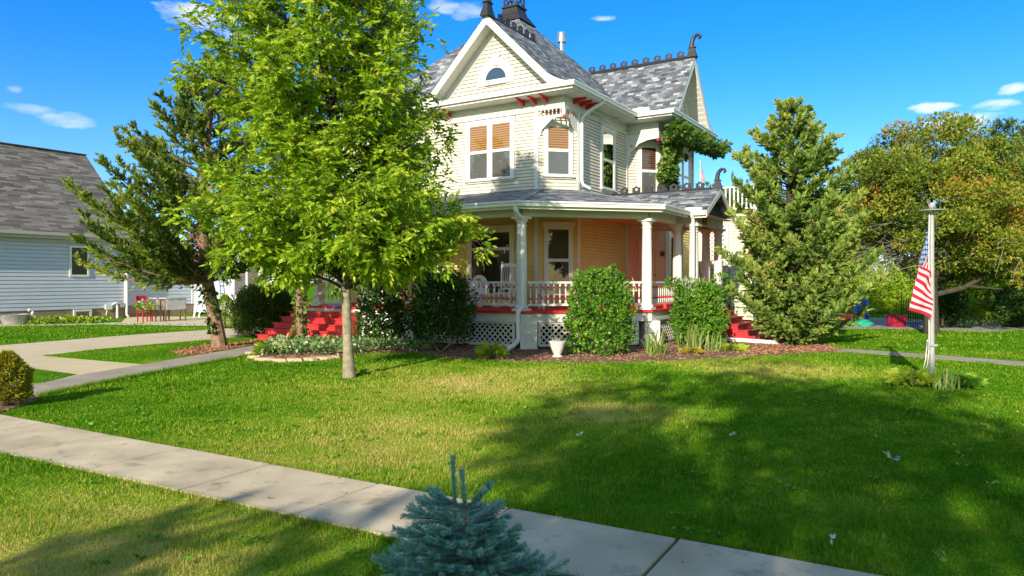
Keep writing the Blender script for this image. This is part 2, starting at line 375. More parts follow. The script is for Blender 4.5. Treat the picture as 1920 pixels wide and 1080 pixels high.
for px, py, rx, ry, k in ((375, 30, 75, 26, .85), (450, 65, 55, 24, .5), (135, 226, 62, 14, .6), (60, 205, 60, 10, .3), (1745, 202, 55, 11, 1.0), (1790, 228, 95, 17, 1.25),
                          (1868, 197, 55, 10, .9), (1900, 168, 40, 12, .9), (835, 14, 40, 14, .55), (885, 20, 40, 20, .4), (1130, 34, 30, 6, .45), (30, 168, 18, 8, .3)):
    d = math.hypot((px-960)/F, 1); a0 = math.atan2((px-960)/F, 1); e0 = math.atan2((HZ-py)/F, d)
    ra, re = rx/F*math.cos(a0)**2*1.1, ry/F*math.cos(a0)*1.1
    u = wm('ADD', wm('MULTIPLY', wm('SUBTRACT', az.outputs[0], a0), 1.15/ra), wm('MULTIPLY_ADD', wsep.outputs['X'], 1.6, -.8)); v = wm('ADD', wm('MULTIPLY', wm('SUBTRACT', el.outputs[0], e0), 1.15/re), wm('MULTIPLY_ADD', wsep.outputs['Y'], 2.2, -1.1))
    q = wm('SUBTRACT', 1.0, wm('ADD', wm('MULTIPLY', u, u), wm('MULTIPLY', v, v)))
    q = wm('MULTIPLY', wm('MAXIMUM', q, 0.0), k)
    acc = q if acc is None else wm('MAXIMUM', acc, q)
cl = wm('MULTIPLY', acc, wm('MULTIPLY_ADD', cn.outputs['Fac'], 4.0, -1.3))
cl = wm('MINIMUM', wm('MAXIMUM', cl, 0.0), .72)
mxw = nd.new('ShaderNodeMixRGB'); lk.new(cl, mxw.inputs['Fac']); lk.new(hs.outputs['Color'], mxw.inputs['Color1']); mxw.inputs['Color2'].default_value = (6.2, 6.4, 6.7, 1)
lk.new(mxw.outputs['Color'], bg.inputs['Color']); bg.inputs['Strength'].default_value = .138
scene.view_settings.view_transform = 'Standard'; scene.view_settings.look = 'None'; scene.view_settings.exposure = 0.45; scene.view_settings.gamma = 1
scene.cycles.max_bounces = 8; scene.cycles.transparent_max_bounces = 12; scene.cycles.use_denoising = True
scene.cycles.sample_clamp_indirect = 4

# ---------------------------------------------------------------- material list
paint('cream_siding', (.665, .625, .53), .6, .06, 2., dirt=(.48, .43, .34), dscale=1.6, damt=.55)
paint('yellow_siding', (.80, .62, .23), .6, .05, 2.)
paint('white_trim', (.74, .74, .71), .5, .05, 4., dirt=(.50, .47, .41), dscale=6., damt=.6)
paint('peeling_trim', (.78, .77, .73), .7, .05, 4., dirt=(.28, .16, .09), dscale=11., damt=.9)
paint('gutter_white', (.78, .79, .79), .35, .03, 3., dirt=(.55, .55, .53), dscale=3., damt=.3)
paint('porch_grey', (.60, .62, .55), .6, .06, 3., dirt=(.42, .43, .38), dscale=3., damt=.5)
paint('soffit', (.72, .71, .66), .6, .05, 3., dirt=(.5, .46, .4), dscale=4., damt=.4)
paint('peach', (.78, .47, .33), .55, .05, 3.)
paint('ceiling_wood', (.62, .30, .11), .55, .15, 5.)
paint('barn_red', (.60, .028, .035), .5, .16, 3., dirt=(.45, .14, .12), dscale=9., damt=.4)
paint('dark_red', (.30, .02, .02), .5, .1)
paint('iron', (.028, .03, .036), .5, .2, 8., spec=.4)
paint('galv', (.52, .53, .53), .35, .15, 9., metal=.75)
paint('rusty_galv', (.42, .41, .40), .5, .2, 5., metal=.5, dirt=(.30, .13, .06), dscale=6., damt=.8)
paint('dark_backing', (.012, .012, .013), .9)  # near-black: the darkness of unlit rooms is put into this colour
paint('screen', (.095, .098, .10), .8, .15, 3.)
paint('curtain', (.075, .072, .065), .8, .1, 6.)
paint('shade_cloth', (.075, .07, .045), .8, .06, 3.)
slatmat('bamboo_blind', (.13, .05, .008), (.42, .20, .035), 4.4)
slatmat('wood_blind', (.012, .004, .002), (.13, .05, .028), 4.)
glassmat('glass', refl=1.25)
glassmat('mirror_glass', (.6, .65, .7), 3.)
paint('blue_glass', (.03, .06, .11), .05, .1, spec=.8)
shingles('shingle', [(0, (.06, .067, .085)), (.3, (.115, .128, .16)), (.6, (.18, .197, .235)), (.85, (.27, .29, .325)), (1, (.44, .465, .50))])
shingles('shingle_brown', [(0, (.09, .082, .075)), (.5, (.17, .155, .145)), (1, (.27, .25, .235))], .5, .14)
paint('cap_shingle', (.22, .235, .265), .85, .2, 20.)
paint('blue_white_siding', (.52, .57, .69), .45, .03, 2.)
paint('grey_soffit', (.44, .42, .37), .6, .05)
paint('brown_block', (.33, .235, .165), .9, .12, 3., bump=.3, dirt=(.2, .15, .11), dscale=2., damt=.5)
paint('wicker', (.80, .80, .79), .6, .05, 9.)
paint('rope', (.55, .40, .24), .9, .1)
paint('steel_pole', (.40, .41, .42), .38, .12, 6., metal=.15)
paint('flag_rope', (.75, .74, .70), .8)
paint('bark_ash', (.31, .27, .20), .95, .35, 9., bump=1., bscale=40., dirt=(.12, .105, .08), dscale=11., damt=.9)
paint('bark_red', (.24, .15, .10), .95, .4, 7., bump=1., bscale=22., dirt=(.42, .31, .22), dscale=8., damt=.8)
paint('bark_dark', (.06, .05, .04), .95, .3, 7., bump=.9, bscale=22.)
paint('bark_grey', (.36, .33, .29), .95, .25, 7., bump=.6, bscale=22.)
paint('bark_twig', (.20, .18, .155), .95, .25, 7.)
paint('urn_stone', (.70, .69, .66), .8, .08, 8., bump=.3, bscale=30., dirt=(.4, .38, .33), dscale=9., damt=.6)
paint('barrel_blue', (.02, .12, .75), .35, .1, 2., spec=.5)
paint('pot_red', (.36, .015, .05), .35, .15, 3., spec=.5)
paint('turtle_green', (.03, .45, .26), .4, .1)
paint('chair_red', (.52, .02, .045), .45, .08)
paint('rust_leg', (.17, .09, .055), .8, .2)
paint('zinc_top', (.55, .56, .56), .5, .2, 4., dirt=(.8, .8, .8), dscale=8., damt=.8)
paint('patio', (.66, .545, .36), .9, .08, 1.5, bump=.2, bscale=80., dirt=(.42, .36, .27), dscale=1.2, damt=.5)
paint('walk', (.40, .34, .285), .9, .16, 1.2, bump=.4, bscale=70., dirt=(.20, .17, .14), dscale=2.2, damt=.8)
paint('sidewalk_concrete', (.64, .53, .375), .92, .24, 1.6, bump=.4, bscale=170., dirt=(.20, .17, .13), dscale=3.4, damt=.9)
paint('kerb_stone', (.50, .36, .25), .9, .2, 4., bump=.5, bscale=30.)
groundmat('gravel', [(.3, (.32, .28, .26)), (.7, (.55, .50, .46))], 9., [(.3, (.2, .17, .16)), (.7, (.62, .58, .54))], 60., 1., 60.)
groundmat('mulch', [(.3, (.16, .085, .055)), (.7, (.31, .18, .12))], 2., [(.3, (.09, .05, .035)), (.7, (.44, .29, .20))], 45., 1., 55.)
paint('mulch_chip', (.34, .19, .125), .95, .5, 30.)
paint('needle_litter', (.38, .19, .10), .95, .4, 30.)
paint('white_gravel', (.62, .60, .56), .9, .3, 40., bump=1., bscale=40.)
lawnmat('lawn', False); lawnmat('grass_blade', True)
leafmat('ash_leaf', [(.0, (.10, .21, .006)), (.45, (.26, .43, .014)), (.8, (.47, .60, .035)), (1, (.62, .64, .10))], .42, .38, 1.3)
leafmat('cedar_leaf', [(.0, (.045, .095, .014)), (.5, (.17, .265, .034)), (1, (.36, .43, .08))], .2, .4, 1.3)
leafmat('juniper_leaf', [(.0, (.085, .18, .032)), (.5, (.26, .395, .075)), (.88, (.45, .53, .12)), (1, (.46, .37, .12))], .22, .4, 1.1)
leafmat('spruce_needle', [(.0, (.10, .26, .26)), (.5, (.23, .52, .50)), (1, (.45, .70, .66))], .18, .15, 9.)
leafmat('shrub_leaf', [(.0, (.05, .16, .012)), (.6, (.13, .31, .022)), (1, (.26, .44, .05))], .3, .3, 2.)
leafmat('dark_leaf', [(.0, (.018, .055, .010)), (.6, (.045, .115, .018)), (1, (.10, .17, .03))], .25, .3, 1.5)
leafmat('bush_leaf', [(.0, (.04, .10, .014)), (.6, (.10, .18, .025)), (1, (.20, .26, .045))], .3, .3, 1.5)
leafmat('hedge_leaf', [(.0, (.14, .28, .012)), (.6, (.32, .48, .025)), (1, (.50, .58, .06))], .35, .35, .8)
leafmat('autumn_leaf', [(.0, (.075, .13, .016)), (.45, (.20, .29, .03)), (.75, (.36, .36, .045)), (.95, (.48, .29, .05)), (1, (.52, .22, .05))], .35, .55, .45)
leafmat('pine_leaf', [(.0, (.045, .10, .05)), (.6, (.10, .18, .09)), (1, (.17, .24, .12))], .15, .3, .8)
leafmat('hosta_leaf', [(.0, (.16, .29, .014)), (.5, (.34, .48, .03)), (1, (.55, .56, .10))], .35, .2, 3.)
leafmat('iris_leaf', [(.0, (.14, .26, .05)), (.5, (.27, .40, .10)), (1, (.48, .50, .20))], .35, .2, 3.)
leafmat('gold_leaf', [(.0, (.25, .25, .02)), (.5, (.42, .36, .03)), (1, (.5, .30, .06))], .35, .2, 3.)
leafmat('ivy_leaf', [(.0, (.035, .095, .012)), (.5, (.09, .19, .022)), (1, (.25, .34, .07))], .3, .3, 2.)
leafmat('variegated_leaf', [(.0, (.06, .16, .04)), (.55, (.17, .30, .09)), (.8, (.42, .52, .27)), (1, (.60, .64, .44))], .25, .2, 3.)
leafmat('topiary_leaf', [(.0, (.14, .17, .010)), (.5, (.32, .32, .018)), (1, (.48, .40, .04))], .2, .4, 2.5)
leafmat('blossom', [(0, (.55, .25, .38)), (1, (.75, .55, .62))], .3, .1)
leafmat('litter', [(0, (.16, .09, .04)), (.6, (.36, .22, .10)), (1, (.55, .45, .25))], .2, .1)
leafmat('pale_leaf', [(0, (.55, .53, .44)), (1, (.75, .74, .68))], .2, .1)

# ---------------------------------------------------------------- ground
def sheet(name, pts, z, mat, kind='structure', under=-.03):
    mb = MB(); n = len(pts)
    mb.face([(x, y, z) for x, y in pts])
    for i in range(n):
        a, b = pts[i], pts[(i+1) % n]; mb.face([(*b, z), (*a, z), (*a, under), (*b, under)])
    o = mb.build(name, mat); tag(o, kind=kind); return o
mb = MB(); mb.face([(-300, -120, 0), (300, -120, 0), (300, 500, 0), (-300, 500, 0)]); tag(mb.build('lawn', 'lawn'), kind='structure')
pg = lambda *a: [G(*p) for p in a]
DRIVE = pg((-60, 655), (0, 648), (250, 628), (400, 618), (470, 612), (540, 618), (520, 640), (490, 655), (435, 672), (250, 706), (75, 742), (40, 755), (-60, 790))
ISLAND = pg((78, 668), (180, 656), (300, 645), (400, 637), (520, 626), (520, 640), (490, 646), (365, 667), (265, 684))
WEDGE = pg((60, 692), (143, 703), (75, 720), (40, 722))
WALK = pg((40, 727), (75, 720), (143, 705), (265, 685), (365, 668), (490, 646), (520, 641), (515, 652), (490, 656), (435, 672), (250, 706), (75, 743), (40, 752))
sheet('driveway', DRIVE, .008, 'patio')
sheet('front_path', WALK, .014, 'walk')
sheet('lawn_island', ISLAND, .016, 'lawn'); sheet('lawn_wedge', WEDGE, .016, 'lawn')
sheet('patio_ground', pg((225, 606), (480, 611), (520, 600), (520, 594), (240, 594)), .012, 'patio')
sheet('gravel_strip', pg((-80, 613), (200, 608), (400, 611), (400, 607.5), (240, 604), (-80, 608)), .010, 'white_gravel')
ISBED = pg((322, 660), (370, 651), (440, 645), (505, 637), (512, 641), (490, 645), (372, 666), (340, 668))
sheet('mulch_bed_island', ISBED, .022, 'mulch')
FRONTBED = pg((470, 671), (520, 676), (640, 671), (700, 662), (780, 662), (850, 673), (1000, 679), (1150, 681), (1260, 677), (1400, 669), (1500, 663), (1570, 660), (1545, 645), (1490, 636), (1400, 630), (1000, 640), (700, 632), (560, 630), (480, 652))
sheet('mulch_bed', FRONTBED, .012, 'mulch')
RPATH = pg((1530, 650), (1640, 658), (1780, 668), (1935, 680), (1935, 688), (1780, 675), (1640, 664), (1560, 660))
sheet('side_path', RPATH, .010, 'walk')
RGRAVEL = pg((1540, 618), (1640, 616), (1760, 619), (1850, 622), (1990, 614), (1990, 600), (1780, 603), (1660, 596), (1540, 596))
sheet('gravel_bed', RGRAVEL, .010, 'gravel')
TOPBED = pg((-60, 800), (-60, 735), (40, 728), (62, 742), (70, 752), (20, 768), (-10, 778))
sheet('mulch_bed_corner', TOPBED, .018, 'mulch')
# public sidewalk: slabs with open joints
A = Vector((.868, -.497)); B = Vector((.497, .868))
def SW(u, v): p = A*u+B*v; return (p.x, p.y)
mb = MB(); js = [-1.45-1.33*k for k in range(-6, 16)]
for j0, j1 in zip(js[1:], js):
    vn0, vn1 = 3.845+(j0+4.9)*.020, 3.845+(j1+4.9)*.020
    q = [SW(j0+.013, vn0), SW(j1-.013, vn1), SW(j1-.013, 4.822), SW(j0+.013, 4.822)]
    dz = random.uniform(0, .006)
    inn = [(lerp(x, sum(a for a, _ in q)/4, .008), lerp(y, sum(b for _, b in q)/4, .008)) for x, y in q]
    mb.face([(*p, .026+dz) for p in inn])
    for i in range(4):
        k = (i+1) % 4; mb.face([(*inn[k], .026+dz), (*inn[i], .026+dz), (*q[i], .016+dz), (*q[k], .016+dz)]); mb.face([(*q[k], .016+dz), (*q[i], .016+dz), (*q[i], -.05), (*q[k], -.05)])
tag(mb.build('sidewalk', 'sidewalk_concrete'), kind='structure')
SWALK = [SW(-22, 3.5), SW(-6, 3.82), SW(7, 4.09), SW(7, 4.822), SW(-22, 4.822)]
# grass blades: one mesh, finer near the front of the lot
Ps, Hs, Ws = [], [], []
for (d0, d1, dens, h, wd) in ((3.2, 5.6, 6200, .031, .0055), (5.6, 8, 3600, .033, .008), (8, 12, 1500, .036, .013), (12, 18, 560, .042, .021), (18, 36, 100, .05, .04)):
    xw = d1*.80; n = int(dens*2*xw*(d1-d0))
    P = np.stack([RNG.uniform(-xw, xw, n), RNG.uniform(d0, d1, n)], 1)
    keep = np.abs(P[:, 0]) < P[:, 1]*.78+.3
    for poly in (DRIVE, WALK, FRONTBED, RPATH, RGRAVEL, TOPBED, SWALK, ISBED, pg((225, 606), (480, 611), (520, 600), (520, 594), (240, 594)), [(1.52+.85*x+.527*y, 20.85-.527*x+.85*y) for x, y in ((-9, -2.9), (.3, -2.9), (3, -.3), (3.6, 2.3), (5, 2.6), (5, 4.5), (3.6, 12.5), (-9, 12.5))]):
        keep &= ~inpoly(P, poly)
    for poly in (ISLAND, WEDGE):
        keep |= inpoly(P, poly) & ~inpoly(P, ISBED)
    keep &= ~((P[:, 0] < -17.5) & (P[:, 1] > 30))
    P = P[keep]; Ps.append(np.column_stack([P, np.zeros(len(P))])); Hs.append(h*(.6+.8*RNG.random(len(P)))); Ws.append(np.full(len(P), wd))
hh = np.concatenate(Hs); P = np.concatenate(Ps); hh *= .62+.55*np.clip(np.sin(P[:, 0]*3.1+1.7*np.sin(P[:, 1]*2.3))*np.sin(P[:, 1]*3.7+1.3*np.sin(P[:, 0]*2.9))+.55, 0, 1.4); Hs = [hh]
go = bulk('grass', blades(P, np.concatenate(Hs), np.concatenate(Ws), .97), [(0, 1, 2)], 'grass_blade'); tag(go, kind='stuff')
# longer tufts where the lawn meets the concrete
def edge_tufts(a, b, n, spread, h):
    t = RNG.random(n)[:, None]; p = np.array(a)*(1-t)+np.array(b)*t
    p = p+RNG.normal(size=(n, 2))*spread; return np.column_stack([p, np.zeros(n)]), np.full(n, h)*(.5+RNG.random(n))
E = [edge_tufts(SW(-8.5, 4.86), SW(4, 4.86), 16000, .028, .042), edge_tufts(SW(-8.5, 3.745), SW(2.5, 3.965), 14000, .028, .040)]
poly = pg((75, 743), (250, 707), (435, 673)); E += [edge_tufts(poly[0], poly[1], 2500, .04, .07), edge_tufts(poly[1], poly[2], 2500, .05, .07)]
P = np.concatenate([e[0] for e in E]); H = np.concatenate([e[1] for e in E])
tag(bulk('grass_edge', blades(P, H, .007, .7), [(0, 1, 2)], 'grass_blade'), kind='stuff')
# mulch chips
def chips(poly, n, name, mat, size, z=.02):
    P = np.array(poly); lo, hi = P.min(0), P.max(0); Q = RNG.uniform(lo, hi, (n, 2)); Q = Q[inpoly(Q, poly)]
    Q = np.column_stack([Q, np.full(len(Q), z)]); d = RNG.normal(size=(len(Q), 3))*np.array([1, 1, .25])
    V = leaf_quads(Q, unit(d), size*(.5+RNG.random(len(Q))), size*.4)
    tag(bulk(name, V, DIAMOND, mat), kind='stuff')
chips(FRONTBED, 12000, 'mulch_chips', 'mulch_chip', .07); chips(ISBED, 3500, 'needle_litter', 'needle_litter', .08, .03); chips(TOPBED, 900, 'mulch_chips', 'mulch_chip', .06, .025)
chips([G(*p) for p in ((1400, 668), (1500, 662), (1580, 659), (1560, 648), (1490, 640), (1420, 645))], 3000, 'needle_litter', 'needle_litter', .08)
# ---------------------------------------------------------------- the old house (local x along the front to the right, y into the depth)
RZ = math.atan2(-.527, .85)
house = thing('house', 'cream two-storey Victorian house with wraparound porch and red steps', 'house', (1.52, 20.85, 0), RZ)
def HW(x, y, z=0):
    return (1.52+.85*x+.527*y, 20.85-.527*x+.85*y, z)
def H(mb, name, mat, parent=None, smooth=False): return mb.build(name, mat, parent or house, smooth)
def V2(a, b, t): return (lerp(a[0], b[0], t), lerp(a[1], b[1], t))
def siding(mb, a, b, z0, z1, n, expo=.10, lip=.022):
    k = max(1, round((z1-z0)/expo)); e = (z1-z0)/k
    g = .016
    for i in range(k):
        zb, zt = z0+i*e, z0+(i+1)*e
        q = lambda p, d, z: (p[0]+n[0]*d, p[1]+n[1]*d, z)
        m1 = q(a, lip, zb+g), q(b, lip, zb+g)
        mb.face([*m1, q(b, .003, zt), q(a, .003, zt)]); mb.face([q(a, -.03, zb+g), q(b, -.03, zb+g), m1[1], m1[0]])
        mb.face([q(a, .003, zb), q(b, .003, zb), q(b, -.03, zb), q(a, -.03, zb)]); mb.face([q(a, -.03, zb), q(b, -.03, zb), q(b, -.03, zb+g), q(a, -.03, zb+g)])
def wbox(mb, o, t, n, a0, a1, z0, z1, d0, d1, mi=0):
    """box on a wall: o origin, t along, n outward"""
    P = [(o[0]+t[0]*a+n[0]*d, o[1]+t[1]*a+n[1]*d, z) for z in (z0, z1) for a, d in ((a0, d0), (a1, d0), (a1, d1), (a0, d1))]
    mb.hexa(P, mi)
S2 = math.sqrt(.5)
FR = ((1, 0), (0, -1)); SD = ((0, 1), (1, 0)); CH = ((S2, S2), (S2, -S2))
def window(o, tn, w, z0, z1, parent=None, sashes=1, upper=None, lower='screen', case=.11, mid=.5, glass='glass', casemat='white_tri'):
    t, n = tn; P = parent or house
    m = MB()
    wbox(m, o, t, n, 0, case, z0, z1-.14, 0, .06); wbox(m, o, t, n, w-case, w, z0, z1-.14, 0, .06)
    wbox(m, o, t, n, -.03, w+.03, z1-.14, z1, 0, .075); wbox(m, o, t, n, -.05, w+.05, z1, z1+.035, 0, .12)
    wbox(m, o, t, n, -.04, w+.04, z0-.05, z0, 0, .12)
    if sashes == 2: wbox(m, o, t, n, w/2-.05, w/2+.05, z0, z1-.14, 0, .06)
    fr = m.build('window', 'white_trim', P)
    m = MB(); wbox(m, o, t, n, .02, w-.02, z0-.10, z0-.05, 0, .05); m.build('sill', 'peeling_trim', fr)
    zb, zt = z0, z1-.14; zm = lerp(zb, zt, mid); s = .045
    spans = [(case, w-case)] if sashes == 1 else [(case, w/2-.05), (w/2+.05, w-case)]
    for a0, a1 in spans:
        m = MB()
        for b0, b1 in ((zb, zm), (zm, zt)):
            wbox(m, o, t, n, a0, a0+s, b0, b1, .03, .05); wbox(m, o, t, n, a1-s, a1, b0, b1, .03, .05)
            wbox(m, o, t, n, a0+s, a1-s, b0, b0+s, .03, .05); wbox(m, o, t, n, a0+s, a1-s, b1-s, b1, .03, .05)
        m.build('sash', 'white_trim', fr)
        m = MB(); m.face([(o[0]+t[0]*a+n[0]*.026, o[1]+t[1]*a+n[1]*.026, z) for a, z in ((a0, zb), (a1, zb), (a1, zt), (a0, zt))]); m.build('dark_backing', 'dark_backing', fr)  # flat dark sheet behind the glass in place of an unlit room
        if upper:
            m = MB(); m.face([(o[0]+t[0]*a+n[0]*.030, o[1]+t[1]*a+n[1]*.030, z) for a, z in ((a0+s, zm), (a1-s, zm), (a1-s, zt), (a0+s, zt))]); m.build('blind', upper, fr)
        if lower == 'curtains':
            m = MB(); ww = a1-a0-2*s
            for sg in (0, 1):
                for i in range(8):
                    f0, f1 = i/8, (i+1)/8
                    def cp(f, z):
                        k = .42*(1-.62*math.sin(min(1, (zm-z)/(zm-zb))*1.4)) ; aa = a0+s+ww*f*k if sg == 0 else a1-s-ww*f*k
                        dd = .029+.004*math.sin(f*22); return (o[0]+t[0]*aa+n[0]*dd, o[1]+t[1]*aa+n[1]*dd, z)
                    for j in range(6):
                        za, zc = lerp(zb+s, zm-s, j/6), lerp(zb+s, zm-s, (j+1)/6); m.face([cp(f0, za), cp(f1, za), cp(f1, zc), cp(f0, zc)])
            m.build('curtain', 'curtain', fr)
        elif lower:
            m = MB(); m.face([(o[0]+t[0]*a+n[0]*.030, o[1]+t[1]*a+n[1]*.030, z) for a, z in ((a0+s, zb+s), (a1-s, zb+s), (a1-s, zm-s), (a0+s, zm-s))]); m.build('screen', lower, fr)
        m = MB(); m.face([(o[0]+t[0]*a+n[0]*.038, o[1]+t[1]*a+n[1]*.038, z) for a, z in ((a0+s, zb+s), (a1-s, zb+s), (a1-s, zt-s), (a0+s, zt-s))]); m.build('pane', glass, fr)
    return fr
CL, CR, BL, BR = (-.85, 0), (0, .85), (0, 4.75), (1.1, 5.85)
BE = 8.63; LX = -8.9
# walls
def wallset(name, z0, z1, mat, matbay, expo=.10):
    m = MB(); siding(m, (LX, 0), CL, z0, z1, FR[1], expo); siding(m, CL, CR, z0, z1, CH[1], expo); siding(m, CR, BL, z0, z1, SD[1], expo)
    if matbay == mat: siding(m, BL, BR, z0, z1, CH[1], expo)
    siding(m, BR, (1.1, BE), z0, z1, SD[1], expo); siding(m, (1.1, BE), (0, BE), z0, z1, (0, 1), expo)
    m.face([(LX, 0, z0), (LX, 8.9, z0), (LX, 8.9, z1), (LX, 0, z1)]); m.face([(LX, 8.9, z0), (0, 8.9, z0), (0, 8.9, z1), (LX, 8.9, z1)]); m.face([(0, BE, z0), (0, 8.9, z0), (0, 8.9, z1), (0, BE, z1)])
    H(m, name, mat)
wallset('upper_wall', 4.0, 7.2, 'cream_siding', 'cream_siding')
wallset('lower_wall', .9, 4.0, 'yellow_siding', 'peach')
m = MB(); m.face([(*BL, .9), (*BR, .9), (*BR, 4.0), (*BL, 4.0)])
for a in (.06, .36, 1.16, 1.46): wbox(m, BL, *CH, a-.035, a+.035, 1.0, 3.6, 0, .025)
wbox(m, BL, *CH, 0, 1.55, 3.25, 3.34, 0, .03)
H(m, 'entry_wall', 'peach')
m = MB(); m.face([(LX, 0, 0), (0, 0, 0), (0, 0, .9), (LX, 0, .9)]); m.face([(0, 0, 0), (0, 8.9, 0), (0, 8.9, .9), (0, 0, .9)]); m.face([(1.1, 4.75, 0), (1.1, BE, 0), (1.1, BE, .9), (1.1, 4.75, .9)]); H(m, 'foundation', 'dark_backing')
# corner boards
def cboard(*a):
    m = MB(); wbox(m, *a, -.01, .032); H(m, 'corner_board', 'white_trim')
for z0, z1 in ((1.0, 3.9), (4.2, 6.85)):
    for o, tn, a in ((CL, FR, -.14), (CR, SD, 0), (BR, SD, 0), (BL, CH, 1.416), ((1.1, 0), SD, BE-.14), ((0, 0), SD, 4.605)):
        cboard(o, *tn, a, a+.14, z0, z1)
# frieze and soffit
m = MB(); wbox(m, (0, 0), *FR, LX, .034, 6.83, 7.2, -.05, .034); wbox(m, (0, 0), *SD, 0, 4.71, 6.83, 7.2, -.05, .034)
wbox(m, (0, 4.75), *FR, 0, 1.134, 6.83, 7.2, -.05, .034); wbox(m, (1.1, 0), *SD, 4.75, BE, 6.83, 7.2, -.05, .034)
H(m, 'frieze', 'porch_grey')
m = MB(); z = 7.2
m.face([(LX-.5, -.55, z), (.55, -.55, z), (.55, 4.16, z), (0, 4.16, z), (0, 0, z), (LX-.5, 0, z)]); m.face([(0, 4.16, z), (1.77, 4.16, z), (1.77, 9.16, z), (0, 9.16, z)])
m.face([(LX-.55, -.55, z), (LX-.55, 9.45, z), (LX, 9.45, z), (LX, -.55, z)])
H(m, 'soffit', 'soffit')
# roof
FL = [(0, 7.4), (.2, 7.455), (.4, 7.53), (.6, 7.63), (.8, 7.76)]
def P(s):
    if s >= .8: return 7.76+.99*(s-.8)
    return float(np.interp(s, [a for a, _ in FL], [b for _, b in FL]))
def Q(s):
    if s >= .8: return 7.76+1.21*(s-.8)
    return P(s)
def slope(m, rows, fn, zf):
    """rows: (s, a0, a1) from the eave up; fn(a, s) -> x, y"""
    v = 0
    for (s0, a0, a1), (s1, b0, b1) in zip(rows, rows[1:]):
        l = math.hypot(s1-s0, zf(s1)-zf(s0))
        m.face([(*fn(a0, s0), zf(s0)), (*fn(a1, s0), zf(s0)), (*fn(b1, s1), zf(s1)), (*fn(b0, s1), zf(s1))], uv=[(a0, v), (a1, v), (b1, v+l), (b0, v+l)]); v += l
SS = [0, .2, .4, .6, .8, 1.8, 2.91]
m = MB(); G2 = 2.91
slope(m, [(s, -.58, 9.45-s) for s in SS], lambda a, s: (.55-s, a), P)
slope(m, [(2.91, 2.36, 6.54), (5, 4.45, 4.45)], lambda a, s: (.55-s, a), P)
slope(m, [(s, -.58, -.55+s) for s in SS], lambda a, s: (-5.27+s, a), P)
slope(m, [(s, -9.45+s, -5.27+s) for s in SS], lambda a, s: (a, -.55+s), P)
slope(m, [(2.91, -6.54, -2.36), (5, -4.45, -4.45)], lambda a, s: (a, -.55+s), P)
slope(m, [(s, -.55+s, 9.45-s) for s in SS+[5]], lambda a, s: (-9.45+s, a), P)
slope(m, [(s, -9.45+s, .55-s) for s in SS+[5]], lambda a, s: (a, 9.45-s), P)
H(m, 'main_roof', 'shingle')
m = MB(); xv = lambda s: .55-(s if s <= .8 else .8+(s-.8)*1.21/.99)
S3 = [0, .2, .4, .6, .8, 1.6, 2.5]
slope(m, [(s, 1.80, xv(s)-.02) for s in S3], lambda a, s: (a, 4.16+s), Q); slope(m, [(s, 1.80, xv(s)-.02) for s in S3], lambda a, s: (a, 9.16-s), Q)
H(m, 'side_gable_roof', 'shingle')
